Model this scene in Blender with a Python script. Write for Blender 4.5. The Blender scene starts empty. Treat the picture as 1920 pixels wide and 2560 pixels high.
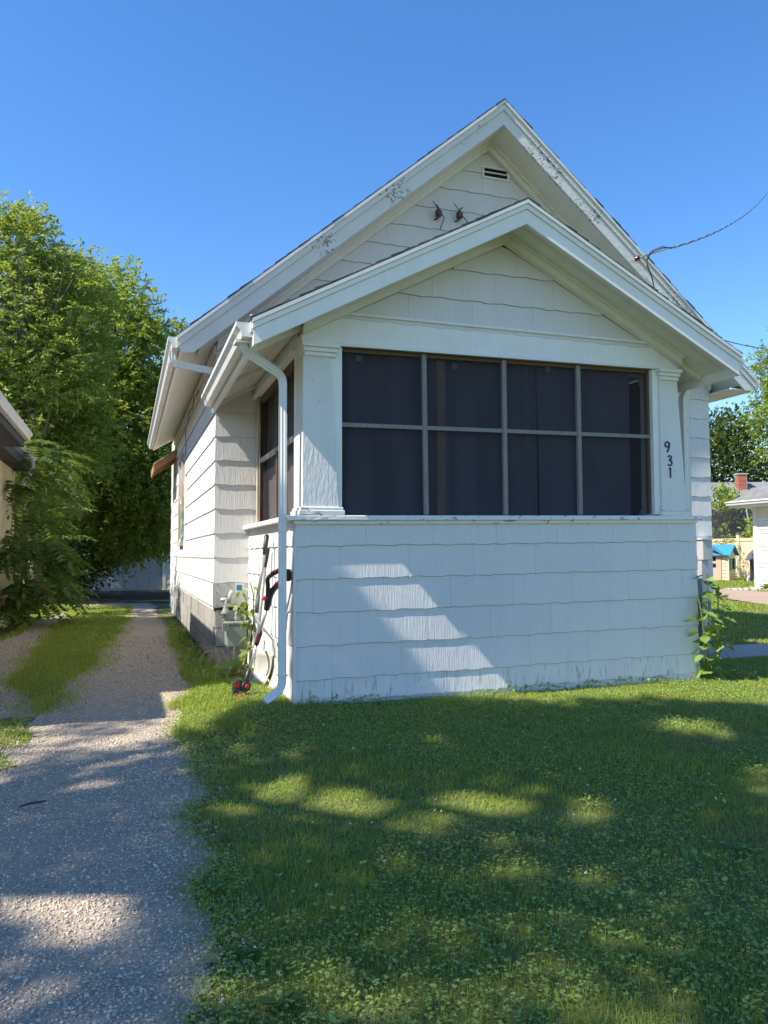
import bpy, math, random
import numpy as np
from mathutils import Vector, Matrix

# ------------------------------------------------------------------ camera, sky, sun, exposure
scene = bpy.context.scene
col = scene.collection
random.seed(7)
rng = np.random.default_rng(11)

YAW, PITCH, ROLL = math.radians(18.6), math.atan(105 / 1923.0), math.radians(0.2)
CAM = Vector((-1.31, -6.13, 1.22))
fw = Vector((math.sin(YAW) * math.cos(PITCH), math.cos(YAW) * math.cos(PITCH), math.sin(PITCH)))
rt0 = Vector((math.cos(YAW), -math.sin(YAW), 0.0))
up0 = rt0.cross(fw)
rt = rt0 * math.cos(ROLL) - up0 * math.sin(ROLL)
up = up0 * math.cos(ROLL) + rt0 * math.sin(ROLL)
cam_data = bpy.data.cameras.new('camera')
cam_data.sensor_fit = 'VERTICAL'
cam_data.sensor_height = 36.0
cam_data.lens = 36.0 * 1923.0 / 2560.0
cam_data.clip_start, cam_data.clip_end = 0.05, 3000.0
cam = bpy.data.objects.new('camera', cam_data)
m = Matrix((rt, up, -fw)).transposed().to_4x4()
m.translation = CAM
cam.matrix_world = m
col.objects.link(cam)
scene.camera = cam

SUN = Vector((-0.855, -0.125, 1.0)).normalized()      # direction towards the sun
SKY_STRENGTH, SUN_STRENGTH, EXPOSURE = 0.130, 4.4, 0.98
world = bpy.data.worlds.new('World')
scene.world = world
world.use_nodes = True
wn = world.node_tree
for n in list(wn.nodes):
    wn.nodes.remove(n)
wo = wn.nodes.new('ShaderNodeOutputWorld')
bg = wn.nodes.new('ShaderNodeBackground')
sky = wn.nodes.new('ShaderNodeTexSky')
sky.sky_type = 'NISHITA'
sky.sun_disc = False
sky.sun_elevation = math.asin(SUN.z)
sky.sun_rotation = math.atan2(SUN.x, SUN.y)
sky.altitude = 0
sky.air_density, sky.dust_density, sky.ozone_density = 1.0, 0.1, 3.0
bg.inputs['Strength'].default_value = SKY_STRENGTH
hs_ = wn.nodes.new('ShaderNodeHueSaturation'); hs_.inputs['Saturation'].default_value = 1.25; hs_.inputs['Hue'].default_value = 0.505
wn.links.new(sky.outputs[0], hs_.inputs['Color']); wn.links.new(hs_.outputs[0], bg.inputs[0])
wn.links.new(bg.outputs[0], wo.inputs[0])

sd = bpy.data.lights.new('sun', 'SUN')
sd.energy = SUN_STRENGTH
sd.angle = math.radians(0.55)
sd.color = (1.0, 0.93, 0.82)
sun = bpy.data.objects.new('sun', sd)
sun.location = (-20, -4, 25)
sun.rotation_euler = SUN.to_track_quat('Z', 'Y').to_euler()
col.objects.link(sun)

scene.view_settings.view_transform = 'Standard'
scene.view_settings.look = 'None'
scene.view_settings.exposure = EXPOSURE
scene.view_settings.gamma = 1.0
scene.view_settings.use_curve_mapping = False
scene.cycles.max_bounces = 6
scene.cycles.diffuse_bounces = 3
scene.cycles.transparent_max_bounces = 8
scene.cycles.use_denoising = True

# ------------------------------------------------------------------ materials
MATS = {}
def mat(name, base, rough=0.75, noise=None, bump=None, spec=0.3, metal=0.0, rnd=0.0, second=None, second_scale=6.0, second_lo=0.55, second_hi=0.7, second_stretch=(1, 1, 1), second_mask=None, translucent=0.0, island=0.0, alpha=None, local=False):
    """base colour with noise variation; bump=(stretch xyz, strength, distance); second=(colour) blotches with a shape of their own"""
    mt = bpy.data.materials.new(name)
    mt.use_nodes = True
    nt = mt.node_tree
    N, L = nt.nodes, nt.links
    bs = N['Principled BSDF']
    out = N['Material Output']
    bs.inputs['Roughness'].default_value = rough
    bs.inputs['Metallic'].default_value = metal
    bs.inputs['Specular IOR Level'].default_value = spec
    if local:
        tc = N.new('ShaderNodeTexCoord'); POS = tc.outputs['Object']
    else:
        ge = N.new('ShaderNodeNewGeometry'); POS = ge.outputs['Position']
    def mapped(stretch):
        mp = N.new('ShaderNodeMapping')
        mp.inputs['Scale'].default_value = stretch
        L.new(POS, mp.inputs['Vector'])
        return mp.outputs[0]
    rgb = N.new('ShaderNodeRGB'); rgb.outputs[0].default_value = (*base, 1)
    cur = rgb.outputs[0]
    def mix(a, b, fac, kind='MIX'):
        mx = N.new('ShaderNodeMix'); mx.data_type = 'RGBA'; mx.blend_type = kind
        if isinstance(fac, float): mx.inputs[0].default_value = fac
        else: L.new(fac, mx.inputs[0])
        for sock, v in ((mx.inputs[6], a), (mx.inputs[7], b)):
            if isinstance(v, tuple): sock.default_value = (*v, 1)
            else: L.new(v, sock)
        return mx.outputs[2]
    def ramp(fac, lo, hi):
        r = N.new('ShaderNodeMapRange'); r.inputs[1].default_value = lo; r.inputs[2].default_value = hi
        L.new(fac, r.inputs[0]); return r.outputs[0]
    def tex(stretch, detail=4.0, scale=1.0, dist=0.0):
        t = N.new('ShaderNodeTexNoise'); t.inputs['Scale'].default_value = scale
        t.inputs['Detail'].default_value = detail; t.inputs['Distortion'].default_value = dist
        L.new(mapped(stretch), t.inputs['Vector']); return t.outputs[0]
    if noise:
        for stretch, amount, tint in noise:
            f = ramp(tex(stretch), 0.35, 0.68)
            k = N.new('ShaderNodeMath'); k.operation = 'MULTIPLY'; k.inputs[1].default_value = amount
            L.new(f, k.inputs[0]); cur = mix(cur, tint, k.outputs[0])
    if second:
        f = ramp(tex(second_stretch, 8.0, second_scale, 0.6), second_lo, second_hi)
        if second_mask:
            g_ = ramp(tex((second_mask[0],) * 3, 3.0), second_mask[1], second_mask[2])
            mu = N.new('ShaderNodeMath'); mu.operation = 'MULTIPLY'; L.new(f, mu.inputs[0]); L.new(g_, mu.inputs[1]); f = mu.outputs[0]
        cur = mix(cur, second, f)
    if rnd or island:
        src = None
        if rnd:
            oi = N.new('ShaderNodeObjectInfo'); src, amt = oi.outputs['Random'], rnd
        else:
            gi = N.new('ShaderNodeNewGeometry'); src, amt = gi.outputs['Random Per Island'], island
        hv = N.new('ShaderNodeHueSaturation')
        r = N.new('ShaderNodeMapRange'); r.inputs[3].default_value = 1 - amt; r.inputs[4].default_value = 1 + amt
        L.new(src, r.inputs[0]); L.new(r.outputs[0], hv.inputs['Value'])
        if island:
            r2 = N.new('ShaderNodeMapRange'); r2.inputs[3].default_value = 0.5 - island * 0.09; r2.inputs[4].default_value = 0.5 + island * 0.04
            sh = N.new('ShaderNodeMath'); sh.operation = 'MULTIPLY'; sh.inputs[1].default_value = 7.13
            fr = N.new('ShaderNodeMath'); fr.operation = 'FRACT'
            L.new(src, sh.inputs[0]); L.new(sh.outputs[0], fr.inputs[0]); L.new(fr.outputs[0], r2.inputs[0]); L.new(r2.outputs[0], hv.inputs['Hue'])
        L.new(cur, hv.inputs['Color']); cur = hv.outputs[0]
    L.new(cur, bs.inputs['Base Color'])
    if bump:
        bp = N.new('ShaderNodeBump')
        stretch, strength, distance = bump
        bp.inputs['Strength'].default_value = strength
        bp.inputs['Distance'].default_value = distance
        L.new(tex(stretch, 6.0, 1.0, 0.3), bp.inputs['Height'])
        L.new(bp.outputs[0], bs.inputs['Normal'])
    if translucent:
        tr = N.new('ShaderNodeBsdfTranslucent')
        tcol = mix(cur, (0.55, 0.60, 0.06), 0.35)
        L.new(tcol, tr.inputs['Color'])
        ms = N.new('ShaderNodeMixShader'); ms.inputs[0].default_value = translucent
        L.new(bs.outputs[0], ms.inputs[1]); L.new(tr.outputs[0], ms.inputs[2]); L.new(ms.outputs[0], out.inputs[0])
    if alpha is not None:
        tp = N.new('ShaderNodeBsdfTransparent')
        ms = N.new('ShaderNodeMixShader'); ms.inputs[0].default_value = alpha
        L.new(tp.outputs[0], ms.inputs[1]); L.new(bs.outputs[0], ms.inputs[2]); L.new(ms.outputs[0], out.inputs[0])
    MATS[name] = mt
    return mt

mat('siding', (0.76, 0.735, 0.71), 0.6, noise=[((1.2, 1.2, 0.5), 0.35, (0.68, 0.655, 0.63)), ((9, 9, 1.2), 0.22, (0.64, 0.62, 0.60)), ((40, 40, 40), 0.10, (0.5, 0.49, 0.46))],
    bump=((120, 120, 4.5), 0.8, 0.009), rnd=0.018)
mat('siding_low', (0.76, 0.735, 0.71), 0.6, noise=[((9, 9, 1.2), 0.25, (0.56, 0.55, 0.52))], second=(0.36, 0.36, 0.31), second_scale=1.0, second_lo=0.56, second_hi=0.72, second_stretch=(28, 28, 5),
    bump=((120, 120, 4.5), 0.8, 0.009), rnd=0.018)
mat('trim', (0.86, 0.845, 0.80), 0.5, noise=[((2, 2, 2), 0.35, (0.78, 0.76, 0.69)), ((14, 14, 5), 0.15, (0.62, 0.6, 0.52))], bump=((20, 20, 20), 0.12, 0.004))
mat('soffit', (0.83, 0.795, 0.70), 0.6, noise=[((1.5, 1.5, 1.5), 0.45, (0.74, 0.70, 0.60)), ((12, 3, 12), 0.2, (0.55, 0.53, 0.45))], bump=((20, 20, 20), 0.15, 0.004))
mat('peeling', (0.74, 0.73, 0.68), 0.6, noise=[((3, 3, 3), 0.35, (0.63, 0.61, 0.55))], second=(0.30, 0.27, 0.23), second_scale=1.0, second_lo=0.545, second_hi=0.585, second_stretch=(22, 24, 30), second_mask=(1.4, 0.50, 0.58),
    bump=((16, 30, 30), 0.45, 0.008))
mat('cracked_paint', (0.74, 0.73, 0.69), 0.55, noise=[((5, 5, 2), 0.3, (0.64, 0.63, 0.6))], second=(0.42, 0.40, 0.37), second_scale=1.0, second_lo=0.67, second_hi=0.71, second_stretch=(38, 38, 9), bump=((45, 45, 11), 0.6, 0.010))
mat('worn_sill', (0.76, 0.75, 0.71), 0.55, second=(0.36, 0.33, 0.28), second_scale=1.0, second_lo=0.60, second_hi=0.64, second_stretch=(14, 22, 30), bump=((20, 40, 40), 0.6, 0.008))
mat('grey_wood', (0.25, 0.235, 0.22), 0.8, noise=[((30, 30, 6), 0.6, (0.15, 0.14, 0.13)), ((60, 60, 60), 0.3, (0.4, 0.39, 0.37))], bump=((80, 80, 10), 0.4, 0.004))
mat('brown_wood', (0.15, 0.10, 0.07), 0.8, noise=[((20, 20, 4), 0.6, (0.12, 0.07, 0.045))], bump=((60, 60, 8), 0.4, 0.004))
mat('raw_wood', (0.50, 0.27, 0.13), 0.8, noise=[((20, 3, 20), 0.6, (0.33, 0.16, 0.075))], bump=((60, 8, 60), 0.4, 0.004))
mat('casing_wood', (0.48, 0.38, 0.27), 0.8, noise=[((20, 20, 3), 0.6, (0.30, 0.22, 0.15))], second=(0.66, 0.64, 0.58), second_scale=1.0, second_lo=0.5, second_hi=0.56, second_stretch=(20, 20, 2))
mat('green_paint', (0.10, 0.36, 0.23), 0.6, second=(0.6, 0.58, 0.5), second_scale=1.0, second_lo=0.5, second_hi=0.56, second_stretch=(20, 20, 5))
mat('white_metal', (0.76, 0.76, 0.74), 0.5, spec=0.35, noise=[((3, 3, 2), 0.3, (0.64, 0.63, 0.58)), ((30, 30, 3), 0.25, (0.55, 0.54, 0.49))])
mat('dirty_metal', (0.74, 0.73, 0.68), 0.5, noise=[((2, 2, 2), 0.3, (0.62, 0.6, 0.52))], second=(0.42, 0.33, 0.13), second_scale=1.0, second_lo=0.60, second_hi=0.70, second_stretch=(22, 22, 7))
mat('streaked_gutter', (0.72, 0.71, 0.67), 0.45, second=(0.40, 0.40, 0.36), second_scale=1.0, second_lo=0.56, second_hi=0.72, second_stretch=(3, 22, 3))
mat('roof_dark', (0.055, 0.055, 0.06), 0.95, noise=[((30, 30, 30), 0.6, (0.10, 0.10, 0.105))], bump=((90, 90, 90), 0.6, 0.004))
mat('roof_grey', (0.20, 0.20, 0.20), 0.95, noise=[((8, 8, 8), 0.5, (0.14, 0.14, 0.14))], rnd=0.10, bump=((90, 90, 90), 0.6, 0.004))
mat('felt', (0.045, 0.042, 0.04), 0.95)
mat('butt_edge', (0.30, 0.295, 0.28), 0.9, noise=[((9, 9, 9), 0.6, (0.46, 0.45, 0.43))])  # edge dirt, darkened to stand in for the shadow under each course
mat('mortar', (0.30, 0.29, 0.27), 0.95, bump=((60, 60, 60), 0.5, 0.006))
mat('block', (0.37, 0.355, 0.33), 0.95, noise=[((12, 12, 12), 0.4, (0.27, 0.255, 0.235))], rnd=0.10, bump=((55, 55, 55), 0.8, 0.008))
mat('galvanised', (0.50, 0.50, 0.48), 0.55, metal=0.25, noise=[((7, 7, 7), 0.6, (0.36, 0.36, 0.345))], bump=((9, 9, 9), 0.35, 0.012))
mat('curtain', (0.072, 0.066, 0.088), 0.85, noise=[((6, 6, 1), 0.6, (0.042, 0.039, 0.052))])
mat('curtain_grey', (0.16, 0.15, 0.145), 0.85, noise=[((6, 6, 1), 0.5, (0.10, 0.095, 0.09))])
mat('screen', (0.060, 0.055, 0.068), 0.65, spec=0.2, alpha=0.32)
mat('void', (0.012, 0.012, 0.012), 0.9)
mat('glass', (0.03, 0.035, 0.04), 0.06, spec=0.6)
mat('iron', (0.06, 0.05, 0.045), 0.6, metal=0.5)
mat('cable', (0.035, 0.035, 0.038), 0.6)
mat('cable_grey', (0.34, 0.34, 0.34), 0.5)
mat('porcelain', (0.08, 0.03, 0.022), 0.25, spec=0.6)
mat('black_plastic', (0.022, 0.022, 0.024), 0.42, spec=0.5)
mat('grey_plastic', (0.11, 0.115, 0.11), 0.55)
mat('red_plastic', (0.50, 0.020, 0.035), 0.4, spec=0.5)
mat('maroon_plastic', (0.17, 0.012, 0.028), 0.4, spec=0.5)
mat('aluminium', (0.62, 0.62, 0.62), 0.32, metal=0.8)
mat('pole_grey', (0.30, 0.30, 0.285), 0.4, metal=0.3)
mat('scoop', (0.47, 0.45, 0.39), 0.55, noise=[((6, 6, 6), 0.5, (0.45, 0.42, 0.35))])
mat('meter_grey', (0.24, 0.265, 0.24), 0.5, noise=[((10, 10, 10), 0.3, (0.26, 0.28, 0.255))], bump=((30, 30, 30), 0.1, 0.003))
mat('blue_sticker', (0.02, 0.20, 0.42), 0.5)
mat('stucco', (0.74, 0.62, 0.40), 0.9, noise=[((3, 3, 3), 0.3, (0.64, 0.52, 0.32))], bump=((50, 50, 50), 0.5, 0.006))
mat('dark_fascia', (0.05, 0.052, 0.055), 0.7)
mat('vinyl', (0.74, 0.73, 0.70), 0.5, rnd=0.02)
mat('tan_vinyl', (0.66, 0.53, 0.34), 0.55)
mat('door_white', (0.42, 0.44, 0.46), 0.55)
mat('play_cream', (0.72, 0.62, 0.42), 0.5)
mat('play_pink', (0.72, 0.40, 0.29), 0.5)
mat('play_blue', (0.05, 0.26, 0.42), 0.45)
mat('play_green', (0.12, 0.50, 0.24), 0.5)
mat('cover_cloth', (0.085, 0.085, 0.09), 0.8, noise=[((5, 5, 5), 0.6, (0.16, 0.16, 0.165))], bump=((9, 9, 9), 0.7, 0.03))
mat('brick', (0.42, 0.13, 0.07), 0.9, rnd=0.2)
mat('brick_mortar', (0.45, 0.40, 0.35), 0.95)
mat('pebble_white', (0.48, 0.45, 0.42), 0.9, island=0.25)
mat('concrete', (0.42, 0.40, 0.37), 0.9, noise=[((3, 3, 3), 0.5, (0.33, 0.31, 0.28)), ((40, 40, 40), 0.2, (0.27, 0.26, 0.24))], bump=((60, 60, 60), 0.3, 0.004))
mat('pink_concrete', (0.36, 0.265, 0.20), 0.9, noise=[((2, 2, 2), 0.5, (0.29, 0.215, 0.165))])
mat('net', (0.03, 0.03, 0.035), 0.8, alpha=0.72)
mat('bark', (0.17, 0.125, 0.09), 0.95, noise=[((12, 12, 3), 0.6, (0.09, 0.065, 0.045))], bump=((30, 30, 6), 0.8, 0.02))
mat('bark_light', (0.19, 0.15, 0.115), 0.95, noise=[((12, 12, 3), 0.6, (0.15, 0.115, 0.085))], bump=((30, 30, 6), 0.6, 0.02))
mat('leaf_ash', (0.24, 0.35, 0.07), 0.5, translucent=0.42, island=0.28, noise=[((0.7, 0.7, 0.7), 0.5, (0.36, 0.41, 0.06))])
mat('leaf_dark', (0.06, 0.11, 0.028), 0.5, translucent=0.22, island=0.28, noise=[((0.8, 0.8, 0.8), 0.5, (0.075, 0.115, 0.024))])
mat('leaf_bright', (0.22, 0.31, 0.05), 0.5, translucent=0.32, island=0.25)
mat('leaf_sumac', (0.085, 0.155, 0.035), 0.5, translucent=0.28, rnd=0.22)
mat('leaf_shade', (0.05, 0.10, 0.03), 0.5, translucent=0.2, island=0.2)
mat('leaf_weed', (0.20, 0.31, 0.06), 0.5, translucent=0.3, rnd=0.22)
mat('stem', (0.16, 0.17, 0.06), 0.7)
mat('dry_stem', (0.42, 0.33, 0.19), 0.8)
mat('grass', (0.32, 0.44, 0.07), 0.55, translucent=0.44, island=0.32, noise=[((0.9, 0.9, 0.9), 0.55, (0.31, 0.35, 0.055)), ((4, 4, 4), 0.35, (0.15, 0.26, 0.045))])
mat('grass_dry', (0.30, 0.24, 0.13), 0.7, translucent=0.15, island=0.25)
mat('clover', (0.24, 0.37, 0.085), 0.5, translucent=0.22, island=0.30)
mat('clover_white', (0.62, 0.62, 0.54), 0.7)
mat('soil', (0.16, 0.165, 0.06), 0.95, noise=[((0.8, 0.8, 0.8), 0.6, (0.14, 0.20, 0.045)), ((6, 6, 6), 0.6, (0.09, 0.13, 0.035)), ((25, 25, 25), 0.4, (0.11, 0.095, 0.055))], bump=((40, 40, 40), 0.8, 0.03))
mat('gravel', (0.51, 0.405, 0.29), 0.95, noise=[((0.7, 0.35, 1), 0.75, (0.46, 0.37, 0.25)), ((5, 5, 5), 0.4, (0.31, 0.265, 0.205)), ((90, 90, 90), 0.55, (0.53, 0.49, 0.425)), ((60, 60, 60), 0.45, (0.18, 0.16, 0.135))], bump=((55, 55, 55), 1.0, 0.022))
mat('gravel_stone', (0.58, 0.485, 0.375), 0.9, island=0.40, noise=[((0.7, 0.35, 1), 0.45, (0.54, 0.43, 0.29))])
mat('shaded_dirt', (0.055, 0.045, 0.032), 0.95, noise=[((5, 5, 5), 0.5, (0.09, 0.065, 0.04)), ((40, 40, 40), 0.5, (0.03, 0.026, 0.02))], bump=((40, 40, 40), 1.0, 0.03))
mat('twig', (0.07, 0.05, 0.035), 0.9)

# ------------------------------------------------------------------ mesh helpers (all coordinates are world metres)
class MB:
    def __init__(self): self.v, self.f = [], []
    def poly(self, pts):
        n = len(self.v); self.v += [tuple(p) for p in pts]; self.f.append(tuple(range(n, n + len(pts)))); return self
    def box(self, a, b):
        x0, y0, z0 = a; x1, y1, z1 = b
        n = len(self.v)
        self.v += [(x0, y0, z0), (x1, y0, z0), (x1, y1, z0), (x0, y1, z0), (x0, y0, z1), (x1, y0, z1), (x1, y1, z1), (x0, y1, z1)]
        self.f += [tuple(n + i for i in q) for q in ((0, 3, 2, 1), (4, 5, 6, 7), (0, 1, 5, 4), (1, 2, 6, 5), (2, 3, 7, 6), (3, 0, 4, 7))]
        return self
    def hexa(self, p):          # 8 corners, bottom ring then top ring
        n = len(self.v); self.v += [tuple(q) for q in p]
        self.f += [tuple(n + i for i in q) for q in ((0, 3, 2, 1), (4, 5, 6, 7), (0, 1, 5, 4), (1, 2, 6, 5), (2, 3, 7, 6), (3, 0, 4, 7))]
        return self
    def prism(self, pts, vec):
        k, n = len(pts), len(self.v); vec = Vector(vec)
        self.v += [tuple(p) for p in pts] + [tuple(Vector(p) + vec) for p in pts]
        self.f += [tuple(range(n + k - 1, n - 1, -1)), tuple(range(n + k, n + 2 * k))]
        self.f += [(n + i, n + (i + 1) % k, n + k + (i + 1) % k, n + k + i) for i in range(k)]
        return self
    def sweep(self, pts, section, upv=(0, 0, 1), scale=None, caps=True):
        """section: list of (side, up) offsets carried along the path"""
        pts = [Vector(p) for p in pts]; k = len(section); n0 = len(self.v)
        side = None
        for i, p in enumerate(pts):
            d = (pts[min(i + 1, len(pts) - 1)] - pts[max(i - 1, 0)]).normalized()
            if side is None:
                u = Vector(upv)
                if abs(u.dot(d)) > 0.95: u = Vector((0, 1, 0)) if abs(d.y) < 0.9 else Vector((1, 0, 0))
                side = d.cross(u).normalized()
            else:
                side = (side - d * side.dot(d)).normalized()
            u = side.cross(d)
            s = scale[i] if scale else 1.0
            self.v += [tuple(p + side * a * s + u * b * s) for a, b in section]
        for i in range(len(pts) - 1):
            a, b = n0 + i * k, n0 + (i + 1) * k
            self.f += [(a + j, a + (j + 1) % k, b + (j + 1) % k, b + j) for j in range(k)]
        if caps:
            self.f.append(tuple(range(n0 + k - 1, n0 - 1, -1))); e = n0 + (len(pts) - 1) * k
            self.f.append(tuple(range(e, e + k)))
        return self
    def tube(self, pts, r, n=8):
        sc = None
        if not isinstance(r, (int, float)): sc, r = list(r), 1.0
        return self.sweep(pts, [(r * math.cos(2 * math.pi * j / n), r * math.sin(2 * math.pi * j / n)) for j in range(n)], scale=sc)
    def lathe(self, prof, base, axis=(0, 0, 1), n=12):
        ax = Vector(axis).normalized()
        u = ax.cross(Vector((0, 1, 0)) if abs(ax.y) < 0.9 else Vector((1, 0, 0))).normalized(); w = ax.cross(u)
        base = Vector(base); n0 = len(self.v)
        for r, h in prof:
            self.v += [tuple(base + ax * h + (u * math.cos(2 * math.pi * j / n) + w * math.sin(2 * math.pi * j / n)) * r) for j in range(n)]
        for i in range(len(prof) - 1):
            a, b = n0 + i * n, n0 + (i + 1) * n
            self.f += [(a + j, a + (j + 1) % n, b + (j + 1) % n, b + j) for j in range(n)]
        self.f.append(tuple(range(n0 + n - 1, n0 - 1, -1))); e = n0 + (len(prof) - 1) * n
        self.f.append(tuple(range(e, e + n)))
        return self

def origin_of(o):
    p = Vector((0, 0, 0))
    while o is not None:
        p += o.location; o = o.parent
    return p
def tag(o, label=None, cat=None, group=None, kind=None):
    if label: o['label'] = label
    if cat: o['category'] = cat
    if group: o['group'] = group
    if kind: o['kind'] = kind
    return o
def mesh_from(name, v, f, material):
    me = bpy.data.meshes.new(name); me.from_pydata(v, [], f); me.update()
    if material: me.materials.append(MATS[material])
    return me
def part(name, mb, material, parent, label=None, smooth=False, bevel=0.0):
    o0 = origin_of(parent)
    me = mesh_from(name, [(x - o0.x, y - o0.y, z - o0.z) for x, y, z in mb.v], mb.f, material)
    o = bpy.data.objects.new(name, me); col.objects.link(o); o.parent = parent
    if smooth:
        me.polygons.foreach_set('use_smooth', [True] * len(me.polygons))
    if bevel:
        b = o.modifiers.new('edge', 'BEVEL'); b.width = bevel; b.segments = 2; b.limit_method = 'ANGLE'
    if label: o['label'] = label
    return o
def thing(name, loc, label, cat, group=None):
    o = bpy.data.objects.new(name, None); col.objects.link(o); o.location = loc; o.empty_display_size = 0.1
    return tag(o, label, cat, group)
def solo(name, mb, material, label, cat, group=None, smooth=False, kind=None, loc=None):
    xs = np.array(mb.v); c = Vector(loc) if loc is not None else Vector(((xs[:, 0].min() + xs[:, 0].max()) / 2, (xs[:, 1].min() + xs[:, 1].max()) / 2, xs[:, 2].min()))
    me = mesh_from(name, [tuple(Vector(p) - c) for p in mb.v], mb.f, material)
    o = bpy.data.objects.new(name, me); col.objects.link(o); o.location = c
    if smooth: me.polygons.foreach_set('use_smooth', [True] * len(me.polygons))
    return tag(o, label, cat, group, kind)
def place(name, me, parent, loc, rot=(0, 0, 0), scale=None):
    o = bpy.data.objects.new(name, me); col.objects.link(o); o.parent = parent
    o.location = Vector(loc) - origin_of(parent); o.rotation_euler = rot
    if scale is not None: o.scale = (scale,) * 3 if isinstance(scale, (int, float)) else scale
    return o
def np_mesh(name, V, corner_faces, material, smooth=False):
    """V (n,3); corner_faces list of arrays (m,k) of vertex indices"""
    me = bpy.data.meshes.new(name)
    loops = np.concatenate([a.ravel() for a in corner_faces]).astype(np.int32)
    tot = np.concatenate([np.full(len(a), a.shape[1], np.int32) for a in corner_faces])
    start = np.concatenate([[0], np.cumsum(tot)[:-1]]).astype(np.int32)
    me.vertices.add(len(V)); me.vertices.foreach_set('co', V.astype(np.float32).ravel())
    me.loops.add(len(loops)); me.loops.foreach_set('vertex_index', loops)
    me.polygons.add(len(tot)); me.polygons.foreach_set('loop_start', start); me.polygons.foreach_set('loop_total', tot)
    me.update(calc_edges=True); me.validate()
    if material: me.materials.append(MATS[material])
    if smooth: me.polygons.foreach_set('use_smooth', np.ones(len(tot), bool))
    return me
def smooth01(t): t = np.clip(t, 0, 1); return t * t * (3 - 2 * t)
def vnoise(x, y, seed=0):
    """cheap smooth value noise, vectorised, about 0..1"""
    xi, yi = np.floor(x).astype(np.int64), np.floor(y).astype(np.int64); xf, yf = smooth01(x - xi), smooth01(y - yi)
    def h(a, b): 
        n = (a * 374761393 + b * 668265263 + seed * 1442695) & 0x7fffffff
        n = ((n ^ (n >> 13)) * 1274126177) & 0x7fffffff
        return ((n ^ (n >> 16)) & 0xffff) / 65535.0
    return (h(xi, yi) * (1 - xf) + h(xi + 1, yi) * xf) * (1 - yf) + (h(xi, yi + 1) * (1 - xf) + h(xi + 1, yi + 1) * xf) * yf
# ------------------------------------------------------------------ ground, driveway
def ground_z(x, y):
    x, y = np.asarray(x, float), np.asarray(y, float)
    return -0.15 * smooth01((-1 - y) / 4) + 0.28 * smooth01((x - 7) / 7) * smooth01((y + 2) / 6) - 0.08 * smooth01((y - 12) / 10) * smooth01((3 - x) / 3) \
        + 0.05 * np.exp(-(((x + 0.35) / 0.35) ** 2 + ((y - 1.1) / 1.3) ** 2)) + 0.02 * (vnoise(x * 0.9, y * 0.9, 3) - 0.5) * smooth01((x + 1.2) / 0.6)
def gz(x, y): return float(ground_z(x, y))
def drive_right(y):
    return np.interp(y, [-8, -4, -3.3, -1.3, -.4, .5, 1.3, 2.5, 6, 13, 16], [-1.12, -1.06, -1.0, -.98, -.94, -.84, -.72, -.70, -.62, -.62, -.6]) + 0.16 * (vnoise(y * 2.6, y * 0 + 1, 5) - 0.5) + 0.06 * (vnoise(y * 11, y * 0 + 2, 6) - 0.5)
def strip_left(y): return np.interp(y, [.35, 1.2, 1.95, 3.0, 4.1, 6.6, 9.2, 13], [-1.90, -2.12, -2.30, -2.34, -2.30, -2.37, -2.38, -2.30]) + 0.10 * (vnoise(y * 2.3, y * 0, 8) - 0.5)
def strip_right(y): return np.interp(y, [.35, 1.16, 2.24, 3.4, 5.5, 10.4, 13], [-1.86, -1.81, -1.78, -1.65, -1.48, -1.25, -1.20]) + 0.14 * (vnoise(y * 2.9, y * 0, 9) - 0.5)
def verge(y): return np.interp(y, [3, 5.86, 7.1, 9.4, 11, 14], [-3.05, -2.95, -2.84, -2.88, -2.68, -2.3]) + 0.14 * (vnoise(y * 2.1, y * 0, 10) - 0.5)
def is_gravel(x, y):
    x, y = np.asarray(x, float), np.asarray(y, float)
    g = (x < drive_right(y)) & (y < 14.6) & (x > -3.4) & (y > -8)
    g &= ~((y > .4) & (y < 13.2) & (x > strip_left(y)) & (x < strip_right(y)))
    g &= ~((y > 3) & (x < verge(y)))
    g &= ~((x < -1.93 + .22 * (vnoise(x * 5 + 4, y * 5, 44) - .5) - .25 * np.maximum(0, np.abs(y + .75) - .75)) & (y > -2.2) & (y < .3))
    return g
def under_building(x, y):
    return ((x > -.40) & (x < 6.4) & (y > 2.5) & (y < 11.4)) | ((x > -.02) & (x < 3.98) & (y > -.02) & (y < 2.6)) | ((x < -2.98) & (y > -.5) & (y < 9.3)) \
        | ((x > 14.2) & (y > 3) & (y < 9.9)) | ((x > 4.9) & (x < 14) & (y > 1.02) & (y < 2.05)) | ((x > 11.36 - .25 * (7.98 - y)) & (x < 13.15) & (y > 2) & (y < 14))

gx = np.unique(np.concatenate([[-900, -300, -120, -60, -30], np.arange(-20, -4, 1.0), np.arange(-4, 8, 0.25), np.arange(8, 30, 1.0), [40, 60, 120, 300, 900]]))
gy = np.unique(np.concatenate([[-900, -300, -100, -40, -20], np.arange(-12, -6, 1.0), np.arange(-6, 6, 0.25), np.arange(6, 40, 1.0), [60, 100, 300, 900]]))
X, Y = np.meshgrid(gx, gy)
V = np.stack([X.ravel(), Y.ravel(), ground_z(X, Y).ravel()], 1)
nx = len(gx); ii = (np.arange(len(gy) - 1)[:, None] * nx + np.arange(nx - 1)[None, :]).ravel()
ground = bpy.data.objects.new('ground', np_mesh('ground', V, [np.stack([ii, ii + 1, ii + nx + 1, ii + nx], 1)], 'soil', True))
col.objects.link(ground); tag(ground, kind='structure')

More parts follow.
